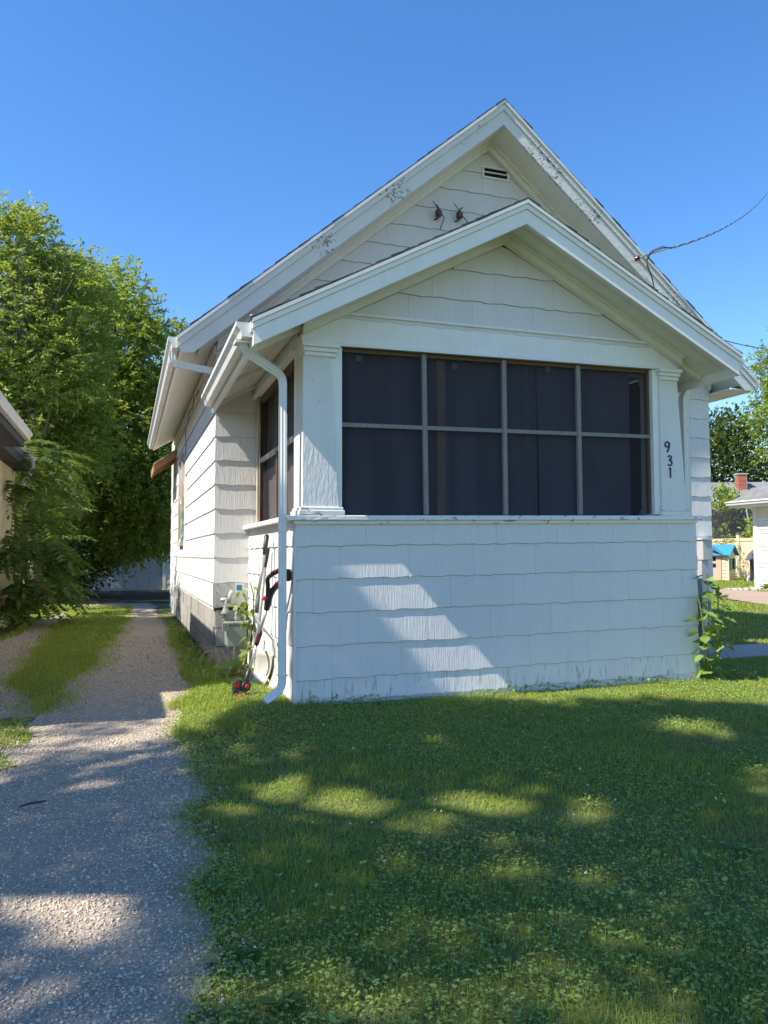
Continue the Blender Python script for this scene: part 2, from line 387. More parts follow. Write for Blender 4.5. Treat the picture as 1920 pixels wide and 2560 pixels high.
def sheet(name, x0, x1, y0, y1, step, keep, material, lift):
    xs, ys = np.arange(x0, x1 + step / 2, step), np.arange(y0, y1 + step / 2, step)
    X, Y = np.meshgrid(xs, ys); n = len(xs)
    V = np.stack([X.ravel(), Y.ravel(), ground_z(X, Y).ravel() + lift], 1)
    ii = (np.arange(len(ys) - 1)[:, None] * n + np.arange(n - 1)[None, :]).ravel()
    k = keep(V[ii, 0] + step / 2, V[ii, 1] + step / 2); ii = ii[k]
    F = np.stack([ii, ii + 1, ii + n + 1, ii + n], 1)
    used, inv = np.unique(F, return_inverse=True)
    o = bpy.data.objects.new(name, np_mesh(name, V[used], [inv.reshape(F.shape)], material, True)); col.objects.link(o)
    return tag(o, kind='structure')
sheet('gravel_driveway', -3.4, -0.4, -7, 14.8, 0.04, is_gravel, 'gravel', 0.006)

sheet('dirt_apron', -4.5, 0.6, 13.2, 23.46, 0.12, lambda x, y: (y > 14.4 + .5 * (vnoise(x * 2, y * 2, 71) - .5)) & ~((x > -.5) & (y < 11.6)), 'shaded_dirt', 0.012)  # dirt coloured near black: the deep shade is put into its tone
def slab(name, pts, h, material):
    mb = MB(); mb.prism([(x, y, gz(x, y) - 0.08) for x, y in pts], (0, 0, 0.08 + h))
    o = solo(name, mb, material, None, None); o['kind'] = 'structure'; return o
slab('concrete_walk', [(4.95, 1.10), (5.85, 1.04), (7.2, 1.10), (7.2, 1.92), (5.2, 2.0), (4.9, 1.6)], 0.03, 'concrete')
slab('concrete_walk', [(7.25, 1.12), (8.9, 1.15), (10.5, 1.4), (10.5, 2.2), (8.8, 2.0), (7.25, 1.92)], 0.035, 'concrete')
sheet('side_driveway', 9.0, 14.1, 2.0, 14.0, 0.1, lambda x, y: (x > 11.36 - .25 * (7.98 - y)) & (x < 13.15), 'pink_concrete', 0.02)

# ------------------------------------------------------------------ the house
SH = 0.0125                                # the porch has settled: its left end is lower
def sh(x): return SH * x
house = thing('bungalow', (-0.37, 2.5, 0.0), 'white shingled gable bungalow with screened front porch numbered 931', 'house')
XL, XR, YF, YB = -0.37, 6.36, 2.5, 11.3
XC = 2.99
def R(x): return 6.735 - 0.85 * abs(x - XC)             # top of main roof at a given x
XP = 1.9
def RP(x): return 4.235 - 0.526 * abs(x - XP) + 0.01 * (x - XP)
EXPO = 0.27

def wavy_shingle(width, height, seed, top=None, slant=0.012, base=0.004):
    """one shingle: local x along the wall, -y outward, z up; wavy lower edge with a worn, dirty butt, darkened to draw its shadow line"""
    r = random.Random(seed); n = 8; v, f = [], []
    ph, amp = r.uniform(0, 6.28), r.uniform(.003, .006)
    for i in range(n + 1):
        x = width * i / n
        zb = amp * math.sin(ph + 2 * math.pi * x / 0.31) + 0.003 * math.sin(1.7 * ph + 2 * math.pi * x / 0.13)
        zt = height if top is None else max(min(height, top(x)), zb + 0.012)
        tip = base + slant
        k = tip - slant * zt / max(height, 0.05)
        v += [(x, -tip, zb + 0.0032), (x, -k, zt), (x, -tip + 0.004, zb), (x, -base + 0.003, zb + 0.001)]
    for i in range(n):
        a, b = 4 * i, 4 * i + 4
        f += [(a, b, b + 1, a + 1), (a + 2, b + 2, b, a), (a + 3, b + 3, b + 2, a + 2)]
    f += [(0, 1, 3, 2), (4 * n, 4 * n + 2, 4 * n + 3, 4 * n + 1)]
    return v, f
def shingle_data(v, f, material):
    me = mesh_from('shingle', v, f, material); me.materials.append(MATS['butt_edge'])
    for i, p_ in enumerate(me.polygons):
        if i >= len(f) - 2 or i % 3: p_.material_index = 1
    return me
_sv = {}
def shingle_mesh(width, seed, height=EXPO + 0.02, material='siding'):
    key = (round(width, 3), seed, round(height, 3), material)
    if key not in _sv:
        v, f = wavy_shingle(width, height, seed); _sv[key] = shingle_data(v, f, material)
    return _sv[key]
def siding(parent, u0, u1, z0, courses, pos, rot, roof=None, W=0.605, first=None, shear=0.0, skip=None, mat_name='siding', heights=None):
    """shingle courses between u0 and u1; pos(u) gives the wall point; heights lists course heights"""
    z = z0
    for c in range(courses):
        h = heights[c] if heights else EXPO
        off = ((c * 0.37 + 0.13) % 1.0) * W
        edges = [u0]
        u = u0 + off
        while u < u1 - 0.06:
            if u - edges[-1] > 0.06: edges.append(u)
            u += W
        edges.append(u1)
        for i in range(len(edges) - 1):
            a, b = edges[i] + 0.0007, edges[i + 1] - 0.0007
            if skip and skip(a, b, z, z + h): continue
            x, y = pos(a)
            zz = z + shear * a
            jig = random.uniform(-0.002, 0.002)
            m_ = mat_name if not (mat_name == 'siding' and heights and c == 0) else 'siding_low'
            if roof is not None:
                us = [a + (b - a) * t / 60 for t in range(61)]; good = [u_ for u_ in us if roof(u_) - zz > 0.014]
                if not good or good[-1] - good[0] < 0.02: continue
                a, b = good[0], good[-1]; x, y = pos(a)
                lim = [roof(a + (b - a) * t / 8) - zz for t in range(9)]
                if max(lim) < 0.02: continue
                if min(lim) < h + 0.02:
                    w_ = b - a
                    top = lambda x_, L_=lim, w2=w_: float(np.interp(x_, np.linspace(0, w2, 9), L_))
                    v, f = wavy_shingle(w_, h + 0.02, random.randint(0, 5), top)
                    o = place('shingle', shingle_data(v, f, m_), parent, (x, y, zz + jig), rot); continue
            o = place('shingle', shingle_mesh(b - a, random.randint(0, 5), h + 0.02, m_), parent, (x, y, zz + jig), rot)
        z += h

# main walls (sheathing) and their shingles
w = part('side_wall', MB().box((XL + 0.006, YF + 0.01, 0.60), (XL + 0.16, YB, 3.64)), 'siding', house)
siding(w, -9.95, -YF + 0.006, 0.64, 12, lambda u: (XL + 0.004, -u), (0, 0, -math.pi / 2), skip=lambda a, b, z0, z1: a < -7.3 and b > -8.25 and z0 > 1.4 and z1 < 2.85)
rear = part('rear_wall', MB().box((XL + 0.02, 9.97, 0.0), (XL + 0.16, YB, 3.05)), 'siding', house)
siding(rear, -YB, -9.97, 0.10, 10, lambda u: (XL + 0.016, -u), (0, 0, -math.pi / 2))
gable = MB().prism([(XL, YF + 0.006, 0.60), (XR, YF + 0.006, 0.60), (XR, YF + 0.006, 3.60), (XC, YF + 0.006, 6.45), (XL, YF + 0.006, 3.60)], (0, 0.12, 0))
w = part('gable_wall', gable, 'felt', house)
def gable_roof(x): return R(x) - 0.29
def hid(a, b, z0, z1):
    if b < 0.25: return False
    mid = (a + b) / 2
    if a > 3.95: return False
    return z0 < (RP(mid) - 0.12 if 0.3 < mid < 3.5 else RP(mid) - 0.45)
siding(w, XL - 0.008, 0.12, 0.64, 10, lambda u: (u, YF), (0, 0, 0), W=0.80)
siding(w, 3.90, XR + 0.008, 0.64, 10, lambda u: (u, YF), (0, 0, 0))
siding(w, XL - 0.008, XR + 0.008, 0.64 + 10 * EXPO, 12, lambda u: (u, YF), (0, 0, 0), roof=gable_roof, skip=hid)
part('right_wall', MB().box((XR - 0.16, YF + 0.13, 0.0), (XR, YB, 3.6)), 'siding', house)

# foundation: block courses with recessed joints
fnd = part('foundation', MB().box((XL + 0.03, YF + 0.04, -0.1), (XL + 0.2, YB, 0.62)), 'mortar', house)
part('front_foundation', MB().box((XL + 0.03, YF + 0.03, -0.1), (0.3, YF + 0.2, 0.62)), 'mortar', house)
part('front_foundation', MB().box((3.9, YF + 0.03, -0.1), (XR, YF + 0.2, 0.62)), 'mortar', house)
BL = MB().box((0, 0, 0), (0.386, 0.05, 0.188)); blk = mesh_from('block', BL.v, BL.f, 'block')
for c in range(3):
    z = 0.02 + c * 0.2
    y = YF + 0.02 - (0.2 if c % 2 else 0.0)
    while y < 9.8:
        yy = max(y, YF + 0.015)
        o = place('block', blk, fnd, (XL + random.uniform(0.004, 0.012), yy + 0.39, z), (0, 0, -math.pi / 2), (1 - (yy - y) / 0.39, 1, 1))
        y += 0.4
    x = XL + 0.016
    place('block', blk, fnd, (x, YF + random.uniform(-0.004, 0.006), z), (0, 0, 0), (1.0 if c % 2 else 0.55, 1, 1))

# galvanised patch with nails, low on the front corner
pp = part('patch_plate', MB().hexa([(XL - 0.022, YF - 0.022, 0.645), (-0.10, YF - 0.02, 0.645), (-0.10, YF - 0.012, 0.645), (XL - 0.022, YF - 0.012, 0.645), (XL - 0.022, YF - 0.018, 0.905), (-0.115, YF - 0.016, 0.90), (-0.115, YF - 0.008, 0.90), (XL - 0.022, YF - 0.008, 0.905)]), 'galvanised', house)
nb = MB()
for px, pz in ((-.35, .67), (-.35, .80), (-.34, .89), (-.22, .885), (-.13, .88), (-.25, .76), (-.20, .68), (-.30, .72)):
    nb.lathe([(0.006, 0), (0.006, 0.006)], (px, YF - 0.018, pz), (0, -1, 0), 6)
part('nail_heads', nb, 'iron', pp)

# main roof
def band(mb, roof, xa, xb, ya, yb, top, bot, n=1):
    """a board that follows a roof slope between xa and xb, from roof-top to roof-bot, thick ya..yb"""
    for i in range(n):
        a, b = xa + (xb - xa) * i / n, xa + (xb - xa) * (i + 1) / n
        mb.prism([(a, ya, roof(a) - bot), (b, ya, roof(b) - bot), (b, ya, roof(b) - top), (a, ya, roof(a) - top)], (0, yb - ya, 0))
    return mb
MEL, MER, MY0 = -0.80, 6.70, 2.0
YRB = 10.0
roof_o = part('main_roof', band(band(MB(), R, MEL, XC, MY0 + 0.03, YRB, 0.0, 0.10), R, XC, MER, MY0 + 0.03, YRB, 0.0, 0.10), 'soffit', house)
def tabs(mb, roof, xa, xb, y0, depth, n, over):
    """ragged ends of the shingle courses along a rake"""
    for i in range(n):
        a, b = xa + (xb - xa) * i / n, xa + (xb - xa) * (i + 1) / n
        o = over + random.uniform(-0.012, 0.012); lift = random.uniform(0, 0.010)
        mb.prism([(a, y0 - o, roof(a) + 0.002), (b, y0 - o, roof(b) + 0.002), (b, y0 - o, roof(b) + 0.012 + lift * 0.3), (a, y0 - o, roof(a) + 0.016 + lift)], (0, depth, 0))
    return mb
for nm, xa, xb in (('left', MEL - 0.03, XC), ('right', MER + 0.03, XC)):
    n = 30
    rs = part('roof_shingles', tabs(MB(), R, xa, xb, MY0, YRB - MY0, n, 0.015), 'roof_dark', roof_o); rs['kind'] = 'stuff'
    part('drip_edge', band(MB(), R, xa, xb, MY0 - 0.02, MY0 + 0.03, 0.004, 0.045, 1), 'white_metal', roof_o)
    part('crown_moulding', band(MB(), R, xa if nm == 'left' else xa, xb, MY0, MY0 + 0.04, 0.047, 0.123, 1), 'peeling', roof_o)
    xr_ = xa + (0.03 if nm == 'left' else -0.03); zc = R(xr_) - 0.18; xc_ = xr_ + (0.12 / 0.85) * (1 if nm == 'left' else -1)     # level-cut tail
    part('rake_board', MB().prism([(xr_, MY0 + 0.02, zc), (xc_, MY0 + 0.02, R(xc_) - 0.30), (xb, MY0 + 0.02, R(xb) - 0.30), (xb, MY0 + 0.02, R(xb) - 0.125), (xr_, MY0 + 0.02, R(xr_) - 0.125)], (0, 0.035, 0)), 'peeling', roof_o)
    part('soffit', band(MB(), R, xa + (0.24 if nm == 'left' else -0.24), xb, MY0 + 0.056, YF + 0.02, 0.275, 0.2985, 1), 'soffit', roof_o)
    part('bed_moulding', band(MB(), R, (XL if nm == 'left' else XR), xb, YF - 0.075, YF - 0.014, 0.299, 0.40, 1), 'soffit', roof_o)
    part('bed_moulding', band(MB(), R, (XL if nm == 'left' else XR), xb, YF - 0.12, YF - 0.014, 0.2992, 0.33, 1), 'soffit', roof_o)
# eaves: sloping soffit, fascia, gutter (left and right)
for sgn, xe, xw in ((-1, MEL, XL), (1, MER, XR)):
    zi = R(xw) - 0.30 if sgn < 0 else R(xe) - 0.17
    part('eave_soffit', MB().prism([(xe - sgn * 0.02, MY0 + 0.06, R(xe) - 0.165), (xw, MY0 + 0.06, zi + 0.02), (xw, MY0 + 0.06, zi), (xe - sgn * 0.02, MY0 + 0.06, R(xe) - 0.185)], (0, YRB - MY0 - 0.07, 0)), 'soffit', roof_o)
    part('fascia', MB().box((min(xe, xe - sgn * 0.03), MY0 + 0.06, R(xe) - 0.19), (max(xe, xe - sgn * 0.03), YRB, R(xe) - 0.012)), 'trim', roof_o)
    part('frieze_board', MB().box((min(xw, xw + sgn * 0.03), YF - 0.01, R(xw) - 0.43), (max(xw, xw + sgn * 0.03), YRB, R(xw) - 0.326)), 'soffit', roof_o)
def gutter_section(w=0.12, h=0.115):
    return [(0, 0), (0, -h), (w * .62, -h), (w * .74, -h * .62), (w, -h * .30), (w, 0), (w * .93, 0), (w * .93, -h * .06), (w * .06, -h * .06), (w * .06, 0)]
def gutter(name, parent, x, y0, z0, y1, z1, sgn, material, w=0.12, h=0.115):
    sec = gutter_section(w, h); mb = MB()
    mb.prism([(x + sgn * a, y0, z0 + b) for a, b in sec], (0, y1 - y0, z1 - z0))
    g = part(name, mb, material, parent)
    for k in range(1, 7):                       # hidden hangers and seams
        t = k / 7; y = y0 + (y1 - y0) * t; z = z0 + (z1 - z0) * t
        part('gutter_seam', MB().prism([(x + sgn * (a * 1.02), y, z + b * 1.03 + 0.001) for a, b in sec[:6]], (0, 0.025, 0)), material, g)
    return g
gm = gutter('gutter', roof_o, MEL - 0.002, MY0 + 0.02, R(MEL) - 0.03, 9.95, R(MEL) - 0.05, -1, 'streaked_gutter', 0.115, 0.12)
gutter('gutter', roof_o, MER + 0.002, MY0 + 0.02, R(MER) - 0.03, 9.95, R(MER) - 0.05, 1, 'dirty_metal', 0.115, 0.12)

# rear wooden hood on the side wall
aw = part('door_hood', MB().hexa([(XL, 9.2, 3.26), (XL, 10.6, 3.26), (-0.80, 10.6, 2.96), (-0.80, 9.2, 2.96), (XL, 9.2, 3.29), (XL, 10.6, 3.29), (-0.80, 10.6, 2.99), (-0.80, 9.2, 2.99)]), 'casing_wood', house)
for k in range(5):
    y = 9.22 + k * 0.33
    part('hood_rafter', MB().hexa([(XL, y, 3.12), (XL, y + 0.04, 3.12), (-0.78, y + 0.04, 2.86), (-0.78, y, 2.86), (XL, y, 3.258), (XL, y + 0.04, 3.258), (-0.78, y + 0.04, 2.972), (-0.78, y, 2.972)]), 'raw_wood', aw)
part('hood_fascia', MB().box((-0.815, 9.2, 2.82), (-0.79, 10.6, 2.955)), 'raw_wood', aw)

# side window with bare-wood casing
sw = part('side_window', MB().box((XL + 0.01, 7.42, 1.55), (XL + 0.03, 8.10, 2.75)), 'glass', house)
for y0, y1 in ((7.34, 7.44), (8.08, 8.18)):
    part('casing', MB().box((XL - 0.04, y0, 1.98 if y0 < 8 else 1.50), (XL + 0.02, y1, 2.86)), 'casing_wood', sw)
part('casing', MB().box((XL - 0.04, 7.34, 1.44), (XL + 0.02, 7.44, 1.979)), 'green_paint', sw, 'green-smeared lower end of the window casing')
part('head_casing', MB().box((XL - 0.045, 7.33, 2.862), (XL + 0.02, 8.19, 2.95)), 'casing_wood', sw)
part('window_sill', MB().box((XL - 0.06, 7.32, 1.37), (XL + 0.02, 8.2, 1.438)), 'casing_wood', sw)
part('meeting_rail', MB().box((XL - 0.012, 7.441, 2.12), (XL + 0.008, 8.079, 2.17)), 'trim', sw)
# loose wire hanging under the eave
wp = [(XL - 0.02, 4.2, 3.52), (XL - 0.03, 4.6, 3.42), (XL - 0.05, 4.9, 3.45), (XL - 0.03, 5.3, 3.36), (XL - 0.05, 5.7, 3.38), (XL - 0.03, 6.1, 3.3), (XL - 0.05, 6.5, 3.25), (XL - 0.03, 6.55, 2.95), (XL - 0.03, 6.8, 2.8)]
part('hanging_wire', MB().tube(wp, 0.006, 5), 'cable', house)

# gable vent and old insulators
v = part('gable_vent', MB().box((2.915, YF - 0.035, 5.985), (3.295, YF - 0.006, 6.005)).box((2.915, YF - 0.035, 6.115), (3.295, YF - 0.006, 6.135)).box((2.915, YF - 0.035, 6.006), (2.94, YF - 0.006, 6.114)).box((3.27, YF - 0.035, 6.006), (3.295, YF - 0.006, 6.114)), 'trim', house)
part('vent_opening', MB().box((2.941, YF - 0.017, 6.007), (3.269, YF - 0.012, 6.113)), 'void', v)
part('louvre', MB().box((2.9415, YF - 0.03, 6.055), (3.2685, YF - 0.018, 6.07)), 'trim', v)
for x, z, s in ((2.287, 5.40, -1), (2.568, 5.415, 1)):
    ins = part('insulator', MB().lathe([(0.012, -0.045), (0.035, -0.04), (0.045, -0.02), (0.036, 0.0), (0.047, 0.015), (0.036, 0.035), (0.02, 0.055)], (x, YF - 0.085, z), (0, 0.0, 1), 10), 'porcelain', house, smooth=True)
    part('bracket', MB().tube([(x - 0.03, YF, z - 0.05), (x - 0.01, YF - 0.05, z - 0.055), (x, YF - 0.085, z - 0.05), (x, YF - 0.085, z + 0.07), (x + 0.04 * s, YF - 0.1, z + 0.10)], 0.009, 6), 'iron', ins)
    part('cut_wire', MB().tube([(x, YF - 0.09, z + 0.05), (x - 0.05, YF - 0.1, z + 0.10), (x - 0.085, YF - 0.11, z + 0.135)], 0.005, 5).tube([(x + 0.03, YF - 0.1, z), (x + 0.07, YF - 0.1, z - 0.05), (x + 0.06 + 0.05 * s, YF - 0.1, z - 0.15 + 0.06 * s)], 0.006, 5), 'cable', ins)

# ---- porch -------------------------------------------------------
PW = 3.96
body = MB().hexa([(0.012, 0.012, -0.06), (PW - 0.01, 0.012, -0.06), (PW - 0.01, YF, -0.06), (0.012, YF, -0.06), (0.012, 0.012, 1.48), (PW - 0.01, 0.012, 1.48 + sh(PW)), (PW - 0.01, YF, 1.48 + sh(PW)), (0.012, YF, 1.48)])
porch = part('porch_base', body, 'felt', house)
H6 = [0.185, 0.27, 0.27, 0.27, 0.27, 0.20]
siding(porch, 0.0, PW, 0.018, 6, lambda u: (u, 0.008), (0, -SH, 0), shear=SH, heights=H6)
pside = part('porch_side', MB().box((0.006, 0.014, 0.0), (0.011, YF, 1.47)), 'felt', house)
siding(pside, -YF, -0.0, 0.018, 6, lambda u: (0.006, -u), (0, 0, -math.pi / 2), heights=H6)
part('skirt_board', MB().hexa([(0.0, -0.004, -0.06), (PW, -0.004, -0.06), (PW, 0.012, -0.06), (0.0, 0.012, -0.06), (0.0, -0.002, 0.03), (PW, -0.002, 0.03 + sh(PW)), (PW, 0.012, 0.03 + sh(PW)), (0.0, 0.012, 0.03)]), 'siding_low', house)
# corner trim scraps
part('corner_strip', MB().hexa([(-0.022, -0.018, 0.0), (0.004, -0.018, 0.0), (0.004, 0.03, 0.0), (-0.022, 0.03, 0.0), (-0.014, -0.008, 1.42), (0.002, -0.008, 1.42), (0.002, 0.03, 1.42), (-0.014, 0.03, 1.42)]), 'cracked_paint', pside)
# sill
sl = part('porch_sill', MB().hexa([(-0.075, -0.050, 1.492), (PW + 0.04, -0.050, 1.492 + sh(PW)), (PW + 0.04, 0.20, 1.492 + sh(PW)), (-0.075, 0.20, 1.492), (-0.075, -0.050, 1.532), (PW + 0.04, -0.050, 1.532 + sh(PW)), (PW + 0.04, 0.20, 1.545 + sh(PW)), (-0.075, 0.20, 1.545)]), 'worn_sill', house, bevel=0.006)
part('porch_sill', MB().box((-0.07, 0.2005, 1.494), (0.2, YF - 0.016, 1.538)), 'worn_sill', house, bevel=0.006)
part('sill_apron', MB().hexa([(-0.02, -0.022, 1.462), (PW, -0.022, 1.462 + sh(PW)), (PW, 0.005, 1.462 + sh(PW)), (-0.02, 0.005, 1.462), (-0.02, -0.026, 1.491), (PW, -0.026, 1.491 + sh(PW)), (PW, 0.005, 1.491 + sh(PW)), (-0.02, 0.005, 1.491)]), 'worn_sill', sl)

# posts: tapered pillars, flared at the foot
def pillar(x0t, x1t, x0b, x1b, zb, zt, capx, basex):
    p = part('post', MB().hexa([(x0b, -0.03, zb), (x1b, -0.03, zb), (x1b, 0.28, zb), (x0b, 0.28, zb), (x0t, -0.012, zt), (x1t, -0.012, zt), (x1t, 0.28, zt), (x0t, 0.28, zt)]), 'cracked_paint', house, bevel=0.004)
    c0, c1 = capx; b0, b1 = basex
    part('capital', MB().box((c0 + .015, -0.035, zt - 0.035), (c1 - .015, 0.29, zt)).box((c0 + .004, -0.05, zt + 0.001), (c1 - .004, 0.295, zt + 0.035)).box((c0 - .008, -0.066, zt + 0.036), (c1 + .008, 0.30, zt + 0.075)), 'trim', p, bevel=0.006)
    part('plinth', MB().box((b0, -0.048, zb - 0.008), (b1, 0.295, zb + 0.035)).box((b0 + .012, -0.042, zb + 0.036), (b1 - .012, 0.29, zb + 0.06)), 'worn_sill', p, bevel=0.006)
    return p
postL = pillar(0.055, 0.285, 0.045, 0.355, 1.545, 2.885, (0.045, 0.345), (0.015, 0.40))
postR = pillar(3.555, 3.765, 3.545, 3.835, 1.585, 2.925, (3.535, 3.785), (3.525, 3.862))
# casing strips either side of the front opening
part('casing_strip', MB().hexa([(0.30, 0.002, 1.55), (0.387, 0.002, 1.55), (0.387, 0.09, 1.55), (0.30, 0.09, 1.55), (0.28, 0.002, 2.96), (0.387, 0.002, 2.96), (0.387, 0.09, 2.96), (0.28, 0.09, 2.96)]), 'trim', house)
part('casing_strip', MB().box((3.487, 0.002, 1.59), (3.555, 0.09, 3.0)), 'trim', house)
# frieze and header moulding
part('frieze', MB().prism([(0.045, -0.006, 2.965), (3.785, -0.006, 3.005), (3.785, -0.006, 3.03), (3.47, -0.006, 3.228), (0.36, -0.006, 3.222), (0.045, -0.006, 3.045)], (0, 0.22, 0)), 'trim', house)
part('frieze_cap', MB().hexa([(0.33, -0.03, 3.2225), (3.49, -0.03, 3.2285), (3.49, -0.007, 3.2285), (0.33, -0.007, 3.2225), (0.33, -0.02, 3.247), (3.49, -0.02, 3.253), (3.49, -0.007, 3.253), (0.33, -0.007, 3.247)]), 'trim', house)
part('header_moulding', MB().hexa([(0.35, -0.028, 2.952), (3.53, -0.028, 2.992), (3.53, -0.007, 2.992), (0.35, -0.007, 2.952), (0.35, -0.012, 2.985), (3.53, -0.012, 3.025), (3.53, -0.007, 3.025), (0.35, -0.007, 2.985)]), 'trim', house, bevel=0.004)
part('side_beam', MB().box((0.05, 0.215, 2.965), (0.25, YF - 0.016, 3.18)), 'trim', house)
part('side_beam', MB().box((3.58, 0.215, 3.0), (3.78, YF - 0.016, 3.2)), 'trim', house)
part('side_moulding', MB().box((0.022, 0.302, 2.966), (0.049, YF - 0.016, 3.0)), 'trim', house)
# porch gable wall
gw = part('porch_gable', MB().prism([(0.35, 0.01, 3.23), (3.46, 0.01, 3.235), (XP, 0.01, 4.03)], (0, 0.1, 0)), 'felt', house)
siding(gw, 0.30, 3.52, 3.19, 4, lambda u: (u, 0.008), (0, 0, 0), roof=lambda x: RP(x) - 0.225)
# porch roof
PEL, PER, PY0 = -0.42, 4.13, -0.45
pr = part('porch_roof', band(band(MB(), RP, PEL, XP, PY0 + 0.03, YF - 0.014, 0.0, 0.09), RP, XP, PER, PY0 + 0.03, YF - 0.014, 0.0, 0.09), 'soffit', house)
for xa, xb, s_ in ((PEL, XP, -1), (PER, XP, 1)):
    rs = part('roof_shingles', tabs(MB(), RP, xa + 0.03 * s_, xb, PY0, YF - PY0 - 0.05, 19, 0.012), 'roof_dark', pr); rs['kind'] = 'stuff'
    part('drip_edge', band(MB(), RP, xa + 0.012 * s_, xb, PY0 - 0.02, PY0 + 0.03, 0.004, 0.034), 'white_metal', pr)
    part('crown_moulding', band(MB(), RP, xa + 0.010 * s_, xb, PY0 - 0.004, PY0 + 0.03, 0.036, 0.078), 'trim', pr)
    part('rake_board', band(MB(), RP, xa, xb, PY0 + 0.012, PY0 + 0.045, 0.080, 0.205), 'trim', pr)
    for k in range(3):          # soffit boards
        y0 = PY0 + 0.046 + k * 0.139
        part('soffit_board', band(MB(), RP, xa - 0.03 * s_, xb, y0, y0 + 0.135, 0.115, 0.135), 'soffit', pr)
    part('bed_moulding', band(MB(), RP, 0.045 if s_ < 0 else 3.785, xb, -0.075, -0.007, 0.136, 0.225), 'soffit', pr)
    part('bed_moulding', band(MB(), RP, 0.045 if s_ < 0 else 3.785, xb, -0.10, -0.007, 0.1365, 0.165), 'soffit', pr)
    # side eave: boards parallel to the eave, fascia, lookouts
    xw = 0.05 if s_ < 0 else 3.78
    n = 3
    for k in range(n):
        a = xa - 0.035 * s_ + (xw - xa + 0.035 * s_) * k / n; b = xa - 0.035 * s_ + (xw - xa + 0.035 * s_) * (k + 1) / n - 0.004 * (-s_)
        part('soffit_board', band(MB(), RP, a, b, 0.01, YF - 0.02, 0.112, 0.132), 'soffit', pr)
    for y in (0.02, 1.2, 2.35):
        part('lookout', band(MB(), RP, xa - 0.04 * s_, xw, y, y + 0.045, 0.133, 0.175), 'soffit', pr)
    part('fascia', MB().box((min(xa, xa - s_ * 0.03), PY0 + 0.046, RP(xa) - 0.205), (max(xa, xa - s_ * 0.03), YF - 0.02, RP(xa) - 0.012)), 'trim', pr)
gl = gutter('gutter', pr, PEL - 0.002, PY0 + 0.06, RP(PEL) - 0.018, 2.42, RP(PEL) - 0.03, -1, 'white_metal')
gr = gutter('gutter', pr, PER + 0.002, PY0 + 0.06, RP(PER) - 0.018, 2.42, RP(PER) - 0.03, 1, 'dirty_metal')
part('gutter_strap', MB().box((PEL - 0.02, PY0 + 0.02, RP(PEL) - 0.10), (PEL + 0.035, PY0 + 0.059, RP(PEL) + 0.03)), 'white_metal', gl)

# downspouts: corrugated rectangular pipe
def spout_section(a=0.033, b=0.026):
    s = []
    for k in range(6): s.append((-a + 2 * a * k / 5, -b + (0.004 if k % 2 else 0)))
    for k in range(4): s.append((a - (0.003 if k in (1, 2) else 0), -b + 2 * b * k / 3))
    for k in range(6): s.append((a - 2 * a * k / 5, b - (0.004 if k % 2 else 0)))
    for k in range(4): s.append((-a + (0.003 if k in (1, 2) else 0), b - 2 * b * k / 3))
    return s
def bend(pts, r=0.07, n=5):
    pts = [Vector(p) for p in pts]; out = [pts[0]]
    for i in range(1, len(pts) - 1):
        a = pts[i] + (pts[i - 1] - pts[i]).normalized() * r; b = pts[i] + (pts[i + 1] - pts[i]).normalized() * r
        for k in range(n + 1):
            t = k / n; out.append(a * (1 - t) ** 2 + pts[i] * 2 * t * (1 - t) + b * t * t)
    return out + [pts[-1]]
ds = part('downspout', MB().sweep(bend([(-0.475, -0.24, RP(PEL) - 0.10), (-0.475, -0.24, 2.80), (-0.105, 0.035, 2.68), (-0.100, 0.042, 0.14), (-0.25, -0.01, 0.060)], 0.075), spout_section(), (0, 1, 0)), 'white_metal', house)
part('collar', MB().box((-0.140, 0.008, 1.40), (-0.065, 0.076, 1.412)).box((-0.138, 0.008, 0.245), (-0.062, 0.076, 0.257)), 'white_metal', ds)
part('outlet', MB().box((-0.535, -0.30, RP(PEL) - 0.155), (-0.418, -0.18, RP(PEL) - 0.13)), 'dirty_metal', ds)
part('downspout', MB().sweep(bend([(4.22, 0.28, RP(PER) - 0.10), (4.22, 0.30, 2.93), (4.10, 0.30, 2.83), (4.10, 0.30, 0.15)], 0.08), spout_section(0.042, 0.034), (0, 1, 0)), 'dirty_metal', house)
part('downspout', MB().sweep(bend([(MEL - 0.06, 2.20, R(MEL) - 0.13), (MEL - 0.06, 2.20, R(MEL) - 0.27), (-0.44, 2.25, 3.20)], 0.06), spout_section(0.036, 0.028), (0, 1, 0)), 'white_metal', house)

# front screens
win = part('screen_window', MB().prism([(0.387, 0.05, 2.925), (3.487, 0.05, 2.965), (3.487, 0.05, 2.995), (0.387, 0.05, 2.955)], (0, 0.04, 0)).box((3.462, 0.048, 1.60), (3.4865, 0.10, 2.96)).box((0.3875, 0.048, 1.56), (0.398, 0.10, 2.92)), 'brown_wood', house)
VX = [(1.152, 1.138), (1.917, 1.914), (2.689, 2.687)]
for xb, xt in VX:
    part('mullion', MB().hexa([(xb - .02, 0.030, 1.545 + sh(xb)), (xb + .02, 0.030, 1.545 + sh(xb)), (xb + .02, 0.062, 1.545 + sh(xb)), (xb - .02, 0.062, 1.545 + sh(xb)), (xt - .02, 0.030, 2.945 + sh(xt)), (xt + .02, 0.030, 2.945 + sh(xt)), (xt + .02, 0.062, 2.945 + sh(xt)), (xt - .02, 0.062, 2.945 + sh(xt))]), 'grey_wood', win)
VE = [0.387] + [b * .45 + t * .55 for b, t in VX] + [3.487]
